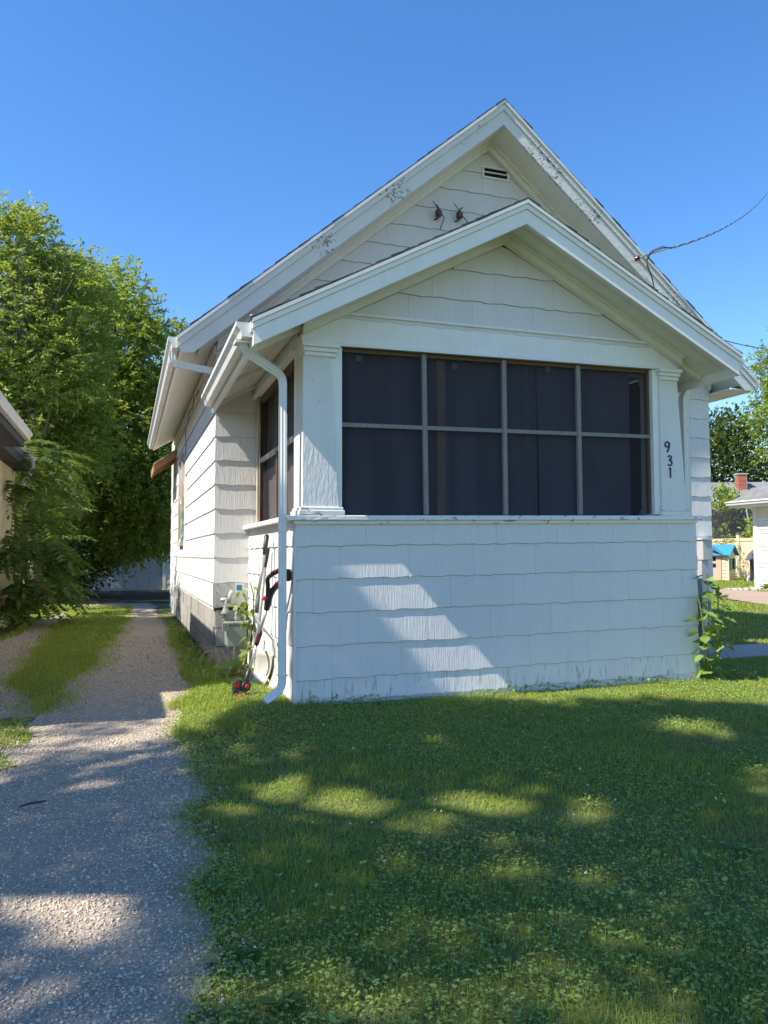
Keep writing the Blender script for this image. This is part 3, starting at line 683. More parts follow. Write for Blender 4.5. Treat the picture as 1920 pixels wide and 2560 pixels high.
for i in range(4):
    a, b = VE[i] + (0.0205 if i else 0.0), VE[i + 1] - (0.0205 if i < 3 else 0.0)
    z = 2.282
    part('transom_bar', MB().hexa([(a, 0.036, z + sh(a)), (b, 0.036, z + sh(b)), (b, 0.066, z + sh(b)), (a, 0.066, z + sh(a)), (a, 0.036, z + .034 + sh(a)), (b, 0.036, z + .034 + sh(b)), (b, 0.066, z + .034 + sh(b)), (a, 0.066, z + .034 + sh(a))]), 'grey_wood', win)
    for z0, z1 in ((1.55, 2.28), (2.318, 2.95)):
        part('screen', MB().poly([(a, 0.064 + 0.0, z0 + sh(a)), (b, 0.064, z0 + sh(b)), (b, 0.064, z1 + sh(b)), (a, 0.064, z1 + sh(a))]), 'screen', win)
# side screens in the left porch wall
sw2 = part('side_screen_window', MB().box((0.09, 2.36, 1.54), (0.15, 2.46, 2.96)).box((0.09, 0.28, 1.54), (0.14, 0.36, 2.96)).box((0.092, 0.361, 2.90), (0.14, 2.359, 2.962)).box((0.092, 0.361, 1.5395), (0.14, 2.359, 1.57)), 'brown_wood', house)
part('jamb_strip', MB().box((0.06, 2.30, 1.54), (0.089, 2.38, 2.96)), 'casing_wood', sw2)
part('jamb_strip', MB().box((0.055, 0.285, 1.54), (0.0885, 0.345, 2.96)), 'trim', sw2)
part('mullion', MB().box((0.088, 1.33, 1.571), (0.13, 1.37, 2.899)), 'brown_wood', sw2)
part('transom_bar', MB().box((0.088, 0.362, 2.235), (0.12, 1.329, 2.275)).box((0.088, 1.371, 2.235), (0.12, 2.358, 2.275)), 'casing_wood', sw2)
part('screen', MB().poly([(0.125, 0.362, 1.572), (0.125, 2.358, 1.572), (0.125, 2.358, 2.898), (0.125, 0.362, 2.898)]), 'screen', sw2)
part('porch_ceiling', MB().box((0.26, 0.22, 2.97), (3.57, YF - 0.02, 2.99)), 'soffit', house)
part('porch_floor', MB().box((0.21, 0.21, 1.40), (3.9, YF - 0.02, 1.42)), 'brown_wood', house)
part('porch_far_side', MB().box((3.60, 0.29, 1.5), (3.62, YF - 0.02, 2.96)), 'brown_wood', house)

# house number: three hand-formed digits on the post
def stroke(pts, r=0.0075):
    pts = [Vector((p[0], 0, p[1])) for p in pts]
    out = []
    for i in range(len(pts) - 1):
        p0, p1, p2, p3 = pts[max(i - 1, 0)], pts[i], pts[i + 1], pts[min(i + 2, len(pts) - 1)]
        for k in range(6):
            t = k / 6
            out.append(0.5 * ((2 * p1) + (p2 - p0) * t + (2 * p0 - 5 * p1 + 4 * p2 - p3) * t * t + (3 * p1 - p0 - 3 * p2 + p3) * t ** 3))
    return out + [pts[-1]]
D9 = [(0.030, 0.040), (0.018, 0.055), (0.0, 0.058), (-0.020, 0.045), (-0.026, 0.022), (-0.014, 0.004), (0.006, 0.004), (0.024, 0.022), (0.030, 0.040), (0.026, 0.0), (0.016, -0.030), (-0.002, -0.056)]
D3 = [(-0.022, 0.040), (-0.006, 0.054), (0.014, 0.048), (0.020, 0.030), (0.008, 0.012), (-0.006, 0.006), (0.012, 0.002), (0.026, -0.018), (0.020, -0.042), (0.0, -0.054), (-0.024, -0.044)]
D1 = [(-0.008, 0.034), (0.006, 0.054), (0.004, 0.0), (0.004, -0.054)]
for (cx, cz), dg in (((3.622, 2.238), D9), ((3.648, 2.108), D3), ((3.648, 1.990), D1)):
    yy = -0.022 - (2.5 - cz) * 0.013
    part('house_number', MB().sweep([(cx + p.x, yy, cz + p.z) for p in [q_ * .88 for q_ in stroke(dg)]], [(0.0068, -0.004), (0.0068, 0.004), (-0.0068, 0.004), (-0.0068, -0.004)], (0, 1, 0)), 'black_plastic', postR)

# electrical box and conduit at the right end of the front wall
eb = part('electric_box', MB().box((6.10, YF - 0.13, 1.12), (6.26, YF - 0.014, 1.40)), 'galvanised', house, bevel=0.01)
part('box_hood', MB().box((6.08, YF - 0.145, 1.401), (6.28, YF - 0.014, 1.415)), 'white_metal', eb)
part('conduit', MB().box((6.11, YF - 0.09, 0.05), (6.22, YF - 0.014, 1.119)), 'galvanised', eb)
part('water_pipe', MB().tube([(4.25, YF - 0.03, 0.7), (4.25, YF - 0.03, 3.3)], 0.018, 8), 'cable_grey', house)
# service attachment on the rake
sb_ = part('service_bracket', MB().tube([(4.80, MY0 - 0.01, 4.96), (4.86, MY0 - 0.06, 4.985), (5.02, MY0 - 0.10, 5.05)], 0.011, 6), 'aluminium', house)
part('insulator', MB().lathe([(0.02, -0.035), (0.036, -0.02), (0.026, 0.0), (0.036, 0.02), (0.02, 0.035)], (4.83, MY0 - 0.045, 4.975), (0.5, -0.5, 0.3), 8), 'porcelain', sb_, smooth=True)

# dark fabric behind the screens
def curtain(x0, x1, y, z0, z1, folds, depth, label, material, seed):
    r = random.Random(seed); n = 40; mb = MB(); rows = 6
    ph = [r.uniform(0, 6.28) for _ in range(3)]
    for j in range(rows + 1):
        t = j / rows; z = z0 + (z1 - z0) * t
        for i in range(n + 1):
            u = i / n; x = x0 + (x1 - x0) * u + 0.03 * (1 - t) * math.sin(ph[2] + 3 * u)
            d = depth * (1.15 - 0.5 * t) * (math.sin(ph[0] + folds * 6.28 * u + 0.6 * t) + 0.5 * math.sin(ph[1] + folds * 13 * u))
            mb.v.append((x, y + d, z + sh(x)))
    for j in range(rows):
        for i in range(n):
            a = j * (n + 1) + i; mb.f.append((a, a + 1, a + n + 2, a + n + 1))
    return solo('curtain', mb, material, label, 'curtain', smooth=True)
curtain(0.30, 1.37, 0.125, 1.50, 2.93, 2.6, 0.030, 'dark cloth behind the screen beside the flared post without digits', 'curtain', 1)
curtain(1.36, 2.31, 0.135, 1.50, 2.93, 3.2, 0.024, 'dark pleated cloth hanging behind the middle of the front screen', 'curtain', 2)
curtain(2.30, 3.30, 0.12, 1.50, 2.93, 1.6, 0.022, 'dark smooth cloth behind the screen beside the post numbered 931', 'curtain', 3)
for tx_, tz_ in ((0.53, 2.86), (1.42, 2.86), (2.36, 2.90)):
    part('tape_tab', MB().box((tx_, 0.067, tz_), (tx_ + .05, 0.070, tz_ + .05)), 'grey_plastic', win)
part('inner_post', MB().box((1.28, 0.095, 1.56), (1.36, 0.10, 2.93)), 'brown_wood', win)
mb = MB(); n = 30
for j in range(7):
    for i in range(n + 1):
        u = i / n; t = j / 6
        mb.v.append((0.19 + 0.013 * math.sin(9 * u * 3.14 + 1.5 * t), 0.30 + 2.06 * u, 1.50 + 1.45 * t))
for j in range(6):
    for i in range(n):
        a = j * (n + 1) + i; mb.f.append((a, a + 1, a + n + 2, a + n + 1))
solo('curtain', mb, 'curtain_grey', 'grey see-through sheet behind the side screen over the tools', 'curtain', smooth=True)
# ------------------------------------------------------------------ things by the house wall
t = thing('string_trimmer', (-0.40, 0.50, gz(-.4, .5)), 'black and red cordless string trimmer leaning against the porch', 'trimmer')
hd = part('motor_head', MB().hexa([(-.450, .44, .035), (-.350, .44, .025), (-.345, .55, .025), (-.445, .55, .035), (-.425, .45, .165), (-.365, .45, .175), (-.360, .54, .175), (-.420, .54, .165)]), 'black_plastic', t, bevel=0.014)
sl_ = MB()
for k in range(4): sl_.box((-.437 + k * .014, .436, .11), (-.430 + k * .014, .4405, .150))
part('vent_slots', sl_, 'red_plastic', hd)
part('spool_cap', MB().lathe([(0.035, 0), (0.045, 0.012), (0.045, 0.03), (0.03, 0.045)], (-.395, .49, -.005), (0, 0, 1), 14), 'red_plastic', hd)
part('pivot', MB().lathe([(0.034, -0.03), (0.042, -0.02), (0.042, 0.03), (0.036, 0.042)], (-.332, .47, .110), (0.2, -1, 0.1), 16), 'black_plastic', t, smooth=False)
part('pivot_button', MB().lathe([(0.018, 0), (0.018, 0.012), (0.012, 0.016)], (-.324, .426, .114), (0.2, -1, 0.1), 12), 'red_plastic', t)
gd = MB(); n = 10
for i in range(n + 1):
    a = -0.5 + 1.9 * i / n
    gd.v += [(-.385 + .06 * math.cos(a), .49 + .06 * math.sin(a) * .6, .055), (-.385 + .17 * math.cos(a), .49 + .11 * math.sin(a), .050), (-.385 + .175 * math.cos(a), .49 + .115 * math.sin(a), .020)]
for i in range(n):
    a = 3 * i; gd.f += [(a, a + 1, a + 4, a + 3), (a + 1, a + 2, a + 5, a + 4)]
part('guard', gd, 'grey_plastic', t)
part('guard_clip', MB().hexa([(-.415, .405, .02), (-.335, .415, .02), (-.335, .45, .02), (-.415, .45, .02), (-.405, .41, .05), (-.335, .415, .058), (-.335, .45, .058), (-.405, .45, .05)]), 'red_plastic', t, bevel=0.006)
part('head_neck', MB().tube([(-.335, .47, .11), (-.318, .468, .17), (-.300, .452, .245)], [0.030, 0.027, 0.020], 10), 'black_plastic', t, smooth=True)
part('shaft', MB().tube([(-.303, .452, .225), (-.244, .42, .47)], 0.0125, 10).tube([(-.222, .405, .55), (-.170, .338, .78)], 0.0145, 10), 'aluminium', t, smooth=True)
part('shaft_sleeve', MB().tube([(-.248, .42, .455), (-.243, .418, .475), (-.220, .402, .555), (-.216, .40, .575)], [0.018, 0.022, 0.022, 0.018], 10), 'black_plastic', t, smooth=True)
part('shaft_lever', MB().hexa([(-.262, .398, .478), (-.238, .392, .478), (-.238, .408, .478), (-.262, .41, .478), (-.236, .385, .555), (-.216, .38, .555), (-.216, .395, .555), (-.236, .398, .555)]), 'maroon_plastic', t, bevel=0.004)
part('handle_body', MB().tube([(-.175, .342, .755), (-.168, .332, .80), (-.160, .322, .86), (-.140, .302, .91), (-.118, .25, .945), (-.095, .20, .985), (-.06, .15, 1.03)], [0.024, 0.030, 0.033, 0.028, 0.024, 0.026, 0.032], 10), 'black_plastic', t, smooth=True)
part('top_handle', MB().tube(bend([(-.168, .325, .84), (-.178, .27, .965), (-.188, .24, 1.02), (-.160, .20, 1.055), (-.105, .165, 1.085), (-.05, .14, 1.085)], 0.02, 3), 0.0185, 10), 'black_plastic', t, smooth=True)
part('grip_inlay', MB().tube([(-.166, .188, 1.066), (-.135, .165, 1.086), (-.105, .145, 1.098)], 0.0125, 8), 'maroon_plastic', t, smooth=True)
part('grip_inlay', MB().tube([(-.128, .226, .958), (-.095, .170, 1.006)], 0.0165, 8), 'maroon_plastic', t, smooth=True)
part('trigger_arm', MB().tube([(-.165, .315, .872), (-.200, .325, .850)], 0.018, 8), 'black_plastic', t, smooth=True)
part('button', MB().lathe([(0.017, 0), (0.017, 0.02), (0.012, 0.026)], (-.202, .318, .850), (-0.1, -1, 0.1), 12), 'red_plastic', t)
part('battery', MB().box((-.100, .085, 1.00), (-.02, .165, 1.10)), 'black_plastic', t, bevel=0.012)

def scoop_mesh(c, w, h, depth, tilt, yawd, n=8, mrows=6):
    """a curved snow-shovel blade, thin shell with rim"""
    mb = MB(); c = Vector(c); rot = Matrix.Rotation(yawd, 3, 'Z') @ Matrix.Rotation(tilt, 3, 'X')
    for side in (0, 1):
        for j in range(mrows + 1):
            for i in range(n + 1):
                u, t_ = i / n - 0.5, j / mrows
                p = Vector((u * w * (0.82 + 0.18 * t_), -depth * (1 - (2 * u) ** 2 * 0.6) * math.sin(math.pi * (0.15 + 0.75 * t_)) + side * 0.006, h * t_))
                mb.v.append(tuple(c + rot @ p))
    k = (n + 1) * (mrows + 1)
    for j in range(mrows):
        for i in range(n):
            a = j * (n + 1) + i; mb.f += [(a, a + 1, a + n + 2, a + n + 1), (k + a, k + a + n + 1, k + a + n + 2, k + a + 1)]
    ring = [i for i in range(n + 1)] + [(j + 1) * (n + 1) - 1 for j in range(1, mrows + 1)] + [mrows * (n + 1) + i for i in range(n - 1, -1, -1)] + [j * (n + 1) for j in range(mrows - 1, 0, -1)]
    for q in range(len(ring)):
        a, b = ring[q], ring[(q + 1) % len(ring)]; mb.f.append((b, a, k + a, k + b))
    return mb
t = thing('snow_shovel', (-0.10, 0.75, gz(-.1, .75)), 'snow shovel with bent metal shaft and cream scoop behind the trimmer', 'shovel')
part('grip', MB().tube([(-.069, .955, 1.40), (-.071, .95, 1.39), (-.086, .925, 1.30), (-.101, .90, 1.205)], [0.014, 0.024, 0.022, 0.017], 10), 'black_plastic', t, smooth=True)
part('shaft', MB().tube([(-.100, .90, 1.215), (-.172, .82, .845)], 0.0155, 10), 'pole_grey', t, smooth=True)
part('sleeve', MB().tube([(-.170, .822, .855), (-.186, .79, .70)], 0.020, 10), 'grey_plastic', t, smooth=True)
part('bent_shaft', MB().tube(bend([(-.185, .792, .71), (-.197, .775, .635), (-.110, .745, .54), (-.040, .735, .455), (-.030, .72, .30)], 0.04, 4), 0.0125, 10), 'aluminium', t, smooth=True)
part('scoop', scoop_mesh((-.085, .66, .03), .28, .27, -.075, -0.35, math.radians(-78)), 'scoop', t, smooth=True)
t = thing('snow_shovel', (-0.2, 1.0, gz(-.2, 1.0)), 'straight grey-handled snow shovel with pale round scoop beside the gas meter', 'shovel')
part('grip', MB().tube([(-.046, 1.05, 1.285), (-.048, 1.05, 1.27), (-.06, 1.04, 1.19), (-.074, 1.03, 1.10)], [0.014, 0.026, 0.024, 0.018], 10), 'black_plastic', t, smooth=True)
part('shaft', MB().tube([(-.072, 1.03, 1.11), (-.135, 0.99, .55), (-.185, .96, .26)], 0.016, 10), 'pole_grey', t, smooth=True)
part('scoop', scoop_mesh((-.165, .95, .05), .26, .30, -.10, -0.25, math.radians(-62)), 'scoop', t, smooth=True)

t = thing('gas_meter', (-0.16, 2.30, gz(-.16, 2.3)), 'grey-green gas meter with pipes under the metal patch', 'meter')
mbd = part('meter_case', MB().hexa([(-.275, 2.19, .232), (-.06, 2.19, .232), (-.06, 2.36, .232), (-.275, 2.36, .232), (-.285, 2.19, .47), (-.05, 2.19, .47), (-.05, 2.36, .47), (-.285, 2.36, .47)]), 'meter_grey', t, bevel=0.018)
part('case_top', MB().box((-.29, 2.185, .471), (-.045, 2.365, .505)), 'meter_grey', mbd, bevel=0.012)
part('side_flange', MB().lathe([(0.10, 0), (0.11, 0.012), (0.11, 0.022), (0.07, 0.03)], (-.048, 2.275, .35), (1, 0, 0), 16), 'meter_grey', mbd)
ix = part('index_box', MB().box((-.325, 2.16, .41), (-.255, 2.189, .50)), 'meter_grey', t, bevel=0.005)
ribs = MB()
for k in range(5): ribs.box((-.322 + k * .014, 2.155, .415), (-.315 + k * .014, 2.1595, .495))
part('index_ribs', ribs, 'meter_grey', ix)
part('inlet_pipe', MB().tube(bend([(-.16, 2.28, .505), (-.16, 2.28, .60), (-.16, 2.44, .62)], .04), 0.020, 10), 'meter_grey', t, smooth=True)
part('union_nut', MB().lathe([(0.032, 0), (0.036, 0.01), (0.036, 0.035), (0.03, 0.045)], (-.16, 2.28, .505), (0, 0, 1), 8), 'meter_grey', t)
part('riser_pipe', MB().tube([(-.215, 2.27, 0.0), (-.215, 2.27, .235)], 0.018, 10), 'meter_grey', t, smooth=True)
rg = part('regulator', MB().lathe([(0.05, 0.0), (0.052, 0.02), (0.035, 0.05), (0.022, 0.08), (0.022, 0.16)], (-.275, 2.29, .575), (0, 0, 1), 16), 'meter_grey', t, smooth=True)
part('valve', MB().tube([(-.33, 2.29, .735), (-.24, 2.29, .735)], 0.020, 10).tube([(-.235, 2.29, .70), (-.225, 2.29, .79), (-.205, 2.30, .83)], 0.022, 10), 'galvanised', t, smooth=True)
part('service_pipe', MB().tube(bend([(-.275, 2.29, .58), (-.275, 2.29, .52), (-.275, 2.45, .50)], .03), 0.016, 8), 'meter_grey', t, smooth=True)
t2 = part('warning_plate', MB().box((-.155, YF - 0.026, .80), (-.055, YF - 0.0205, .905)), 'white_metal', house)
part('sticker', MB().box((-.135, YF - 0.0285, .825), (-.078, YF - 0.0265, .885)), 'blue_sticker', t2)

mb = MB(); n = 9
rr = [random.uniform(.8, 1.1) for _ in range(n)]
mb.prism([(-.30 + .15 * rr[i] * math.cos(6.28 * i / n), 1.95 + .19 * rr[i] * math.sin(6.28 * i / n), gz(-.3, 1.95) - .03) for i in range(n)], (0, 0, .075))
solo('stone', mb, 'concrete', 'flat grey stone in the weeds below the gas meter', 'stone')

# driveway litter
solo('stick', MB().tube([(-1.78, -1.97, .004), (-1.735, -1.955, .012), (-1.69, -1.945, .011), (-1.66, -1.91, .004)], [0.003, 0.0055, 0.0055, 0.003], 6), 'twig', 'short dark stick lying on the gravel driveway', 'stick')

# overhead wires
def strand(p0, p1, sag, n, twist, phase, amp):
    p0, p1 = Vector(p0), Vector(p1); d = p1 - p0; out = []
    for i in range(n + 1):
        q = i / n; p = p0 + d * q; p.z -= sag * 4 * q * (1 - q)
        p.z += amp * math.sin(twist * q + phase); p.x += amp * .5 * math.cos(twist * q + phase); out.append(p)
    return out
sc_ = thing('service_cable', (5.03, 1.9, 5.05), 'twisted black service cable running from the roof edge to the sky', 'cable')
far = Vector((18.34, 13.0, 12.92)); near = Vector((5.20, 1.92, 5.11))
part('support_wire', MB().tube([(5.02, 1.90, 5.05)] + strand(near, far, .25, 60, 130, 0, .011), 0.006, 5), 'cable_grey', sc_)
for ph in (2.1, 4.2):
    drip = [Vector(p) for p in ((4.62, 1.93, 4.44), (4.85, 1.88, 4.43), (5.02, 1.86, 4.53), (4.98, 1.86, 4.72), (4.90, 1.87, 4.90), (4.98, 1.88, 5.04), (5.20, 1.92, 5.15))]
    drip = [p + Vector((0.012 * math.cos(ph), 0, 0.012 * math.sin(ph))) for p in drip]
    part('insulated_wire', MB().tube(bend(drip, .06, 3) + strand(near, far, .25, 60, 130, ph, .012)[2:], 0.0068, 5), 'cable', sc_)
part('cable_clamp', MB().tube([(5.02, 1.90, 5.05), (5.16, 1.91, 5.095)], 0.018, 6), 'aluminium', sc_)
part('conduit_stub', MB().tube([(4.62, 1.95, 4.50), (4.76, 1.95, 4.62), (4.80, 1.96, 4.68)], 0.014, 6), 'cable_grey', sc_)
solo('telephone_wire', MB().tube([(6.45, 2.48, 4.19)] + strand((6.50, 2.45, 4.22), (20.0, 12.0, 8.05), .3, 30, 0, 0, 0), 0.0075, 5), 'cable', 'thin black wire leaving behind the porch roof near the right trees'.replace('right ', ''), 'wire')

# ------------------------------------------------------------------ neighbouring buildings
# cream house beside the driveway
nh = thing('cream_house', (-3.0, 2.5, 0), 'cream stucco house with gutter and dark eaves beside the gravel driveway', 'house')
part('wall', MB().box((-9, 0.9, -.1), (-2.98, 5.6, 2.95)), 'stucco', nh)
part('rear_wall', MB().box((-8.8, 5.6, -.1), (-3.22, 9.2, 2.95)), 'stucco', nh)
part('porch_wall', MB().box((-9, -0.35, -.1), (-3.55, 0.9, 2.45)), 'stucco', nh)
def gable_side(mb, xe, ze, xr, zr, y0, y1, th=.12):
    mb.prism([(xe, y0, ze), (xr, y0, zr), (2 * xr - xe, y0, ze), (2 * xr - xe, y0, ze - th), (xr, y0, zr - th), (xe, y0, ze - th)], (0, y1 - y0, 0)); return mb
rf = part('roof', gable_side(MB(), -2.66, 2.93, -6, 4.9, 0.55, 5.55), 'roof_grey', nh)
part('fascia', MB().box((-2.70, 0.55, 2.72), (-2.66, 5.55, 2.93)), 'dark_fascia', rf)
part('eave_soffit', MB().box((-2.98, 0.72, 2.72), (-2.705, 5.54, 2.74)), 'dark_fascia', rf)
gutter('gutter', rf, -2.655, 0.55, 2.92, 5.55, 2.92, 1, 'streaked_gutter', 0.10, 0.10)
rr_ = part('rear_roof', gable_side(MB(), -2.95, 3.0, -6, 4.7, 5.56, 9.25), 'roof_grey', nh)
part('fascia', MB().box((-3.0, 5.56, 2.74), (-2.955, 9.25, 2.985)), 'dark_fascia', rr_)
part('eave_soffit', MB().box((-3.22, 5.6, 2.74), (-3.005, 9.2, 2.76)), 'dark_fascia', rr_)
gutter('gutter', rr_, -2.945, 5.56, 2.99, 9.25, 2.99, 1, 'streaked_gutter', 0.07, 0.05)
part('downspout', MB().tube([(-2.90, 8.9, 2.95), (-2.92, 8.95, 2.75), (-3.10, 9.05, 2.45)], 0.045, 8), 'dirty_metal', nh)
part('porch_roof', gable_side(MB(), -3.08, 2.45, -6, 3.9, -0.42, 0.89), 'roof_grey', nh)
wn_ = part('window', MB().box((-3.22, 5.66, 1.05), (-3.20, 6.55, 2.25)), 'glass', nh)
part('window_frame', MB().box((-3.215, 5.61, 1.0), (-3.16, 5.70, 2.35)).box((-3.215, 6.5, 1.0), (-3.16, 6.6, 2.35)).box((-3.215, 5.701, 2.25), (-3.165, 6.499, 2.35)).box((-3.215, 5.701, 1.0), (-3.15, 6.499, 1.08)), 'white_metal', wn_)

# garage at the end of the drive
ga = thing('garage', (-1.3, 23.4, gz(-1.3, 23.4)), 'white garage with panelled overhead door behind the trees', 'garage')
gzz = gz(-1.3, 23.4)
part('wall', MB().box((-3.3, 23.5, gzz - .05), (-2.7, 23.7, gzz + 2.7)).box((0.02, 23.5, gzz - .05), (1.6, 23.7, gzz + 2.7)).box((-2.7, 23.5, gzz + 2.15), (0.02, 23.7, gzz + 2.7)).box((-3.3, 23.7, gzz - .05), (-3.1, 29, gzz + 2.7)).box((1.4, 23.7, gzz - .05), (1.6, 29, gzz + 2.7)), 'door_white', ga)
gd_ = part('overhead_door', MB().box((-2.69, 23.56, gzz), (0.01, 23.60, gzz + 2.14)), 'door_white', ga)
for r_ in range(4):
    for c_ in range(6):
        x0, z0 = -2.66 + c_ * .447, gzz + .05 + r_ * .532
        part('panel', MB().box((x0, 23.545, z0 + .03), (x0 + .40, 23.5595, z0 + .43)), 'door_white', gd_, bevel=0.012)
part('door_trim', MB().box((0.021, 23.47, gzz), (0.13, 23.499, gzz + 2.25)), 'trim', ga)
for k in range(10):
    part('lap_board', MB().hexa([(0.14, 23.475, gzz + k * .24), (1.6, 23.475, gzz + k * .24), (1.6, 23.498, gzz + k * .24), (0.14, 23.498, gzz + k * .24), (0.14, 23.49, gzz + .235 + k * .24), (1.6, 23.49, gzz + .235 + k * .24), (1.6, 23.499, gzz + .235 + k * .24), (0.14, 23.499, gzz + .235 + k * .24)]), 'vinyl', ga)
part('roof', MB().prism([(-3.6, 23.2, gzz + 2.7), (-.85, 23.2, gzz + 4.2), (1.9, 23.2, gzz + 2.7)], (0, 6, 0)), 'roof_grey', ga)

# white lap-sided house with hip roof
wh = thing('white_house', (14.25, 8, .28), 'white lap-sided house with grey hip roof beside the tan fence', 'house')
part('wall', MB().box((14.27, 2.0, .1), (22, 9.80, 2.50)), 'vinyl', wh)
lb = MB().hexa([(14.235, 2.0, 0), (14.265, 2.0, 0), (14.265, 9.7, 0), (14.235, 9.7, 0), (14.255, 2.0, .108), (14.265, 2.0, .108), (14.265, 9.7, .108), (14.255, 9.7, .108)])
lbm = mesh_from('lap_board', lb.v, lb.f, 'vinyl')
for k in range(20): place('lap_board', lbm, wh, (0, 0, .30 + k * .109))
part('corner_board', MB().box((14.225, 9.70, .26), (14.275, 9.83, 2.49)), 'white_metal', wh)
ws_ = 0.72
hr = part('roof', MB().poly([(13.84, 10.2, 2.55), (17.8, 6.2, 2.55 + ws_ * 3.96), (17.8, 5.5, 2.55 + ws_ * 3.96), (13.84, 1.6, 2.55)]).poly([(13.84, 10.2, 2.55), (22, 10.2, 2.55), (17.8, 6.2, 2.55 + ws_ * 3.96)]).poly([(13.84, 1.6, 2.55), (13.84, 10.2, 2.55), (22, 10.2, 2.55), (22, 1.6, 2.55)]), 'roof_grey', wh)
for k in range(14):
    a, b = k * .13, (k + 1) * .13
    r1 = random.Random(k)
    y_far = 10.2 - a
    ya = y_far
    off = r1.uniform(0.15, .3)
    while ya > 6.0:                                     # separate roof tabs on the visible slope
        yb = max(ya - (off if ya == y_far else .31), 5.9)
        x0, x1 = 13.84 + a - .012, 13.84 + b + .012
        lift = .012 + r1.uniform(0, .006)
        part('roof_tab', MB().prism([(x0, ya - .003, 2.55 + ws_ * (a - .012) + .004), (x0, yb + .003, 2.55 + ws_ * (a - .012) + .004), (x1, yb + .003, 2.55 + ws_ * (b + .012) + .003), (x1, min(ya - .003, 10.2 - b - .012), 2.55 + ws_ * (b + .012) + .003)], (-.004, 0, lift)), 'roof_grey', hr)
        ya = yb
part('fascia', MB().box((13.82, 1.6, 2.40), (13.85, 10.22, 2.545)).box((13.851, 10.20, 2.40), (22, 10.22, 2.545)), 'white_metal', wh)
part('eave_soffit', MB().box((13.86, 1.6, 2.41), (22, 10.19, 2.43)), 'white_metal', wh)
gutter('gutter', wh, 13.815, 1.6, 2.56, 10.24, 2.56, -1, 'white_metal', 0.11, 0.10)

# tan vinyl fence
fe = thing('vinyl_fence', (21.1, 17, .28), 'tan vinyl privacy fence behind the blue-roofed playhouse', 'fence')
yy = 8.0
while yy < 30:
    part('post', MB().box((21.03, yy - .065, .2), (21.16, yy + .065, 1.93)), 'tan_vinyl', fe)
    part('post_cap', MB().prism([(21.01, yy - .085, 1.931), (21.18, yy - .085, 1.931), (21.18, yy + .085, 1.931), (21.01, yy + .085, 1.931)], (0, 0, .035)).prism([(21.05, yy - .045, 1.967), (21.14, yy - .045, 1.967), (21.14, yy + .045, 1.967), (21.05, yy + .045, 1.967)], (0, 0, .04)), 'grey_plastic', fe)
    part('top_rail', MB().box((21.06, yy + .066, 1.67), (21.13, yy + 2.334, 1.78)), 'tan_vinyl', fe)
    part('bottom_rail', MB().box((21.06, yy + .066, .32), (21.13, yy + 2.334, .45)), 'tan_vinyl', fe)
    for k in range(12):
        part('picket', MB().box((21.085, yy + .07 + k * .1885, .451), (21.105, yy + .07 + k * .1885 + .186, 1.669)), 'tan_vinyl', fe)
    yy += 2.4

# playhouse
K = Vector((18.04, 14.88, 0.24)); ua = Vector((-.593, .805, 0)); ub = Vector((.805, .593, 0)); uz = Vector((0, 0, 1))
def P(a, b, z): return K + ua * a + ub * b + uz * z
def pbox(mb, a0, a1, b0, b1, z0, z1):
    return mb.hexa([P(a0, b0, z0), P(a0, b1, z0), P(a1, b1, z0), P(a1, b0, z0), P(a0, b0, z1), P(a0, b1, z1), P(a1, b1, z1), P(a1, b0, z1)])
ph = thing('playhouse', tuple(K), 'plastic playhouse with blue roof, pink door and green shutters', 'playhouse')
LA, LB = 1.3, 1.2
part('wall', MB().prism([P(0, 0, 0), P(0, LB, 0), P(0, LB, .92), P(0, LB / 2, 1.18), P(0, 0, .92)], ua * LA), 'play_cream', ph)
for k in range(7):
    for (s_, e_) in ((.02, .20), (.82, 1.28)):
        part('log', pbox(MB(), s_, e_, -.02, -.001, .03 + k * .12, .13 + k * .12), 'play_cream', ph, bevel=0.01)
    part('log', pbox(MB(), -.02, -.001, .04, LB - .04, .03 + k * .12, .13 + k * .12), 'play_cream', ph, bevel=0.01)
part('corner_post', pbox(MB(), -.03, .05, -.03, .05, 0, .95), 'play_cream', ph, bevel=0.01)
dr = part('door', MB().prism([P(.22, -.035, .02), P(.80, -.035, .02), P(.80, -.035, .86), P(.51, -.035, 1.10), P(.22, -.035, .86)], ub * .034), 'play_pink', ph)
for a in (.38, .55):
    for z in (.48, .70): part('door_pane', pbox(MB(), a, a + .10, -.038, -.0355, z, z + .14), 'void', dr)
rf = part('roof', MB().prism([P(-.12, -.14, .88), P(-.12, LB / 2, 1.21), P(-.12, LB + .14, .88), P(-.12, LB + .14, .93), P(-.12, LB / 2, 1.27), P(-.12, -.14, .93)], ua * (LA + .24)), 'play_blue', ph, bevel=0.01)
part('dormer_roof', MB().prism([P(.08, -.18, .87), P(.51, -.18, 1.14), P(.94, -.18, .87), P(.94, -.18, .92), P(.51, -.18, 1.20), P(.08, -.18, .92)], ub * .70), 'play_blue', rf)
for b0, b1 in ((.22, .42), (.86, 1.06)):
    part('shutter', pbox(MB(), -.05, -.021, b0, b1, .40, .80), 'play_green', ph)
part('window', pbox(MB(), -.024, -.0205, .43, .85, .42, .78), 'void', ph)
part('shutter', pbox(MB(), .86, 1.10, -.05, -.0215, .40, .80), 'play_green', ph)

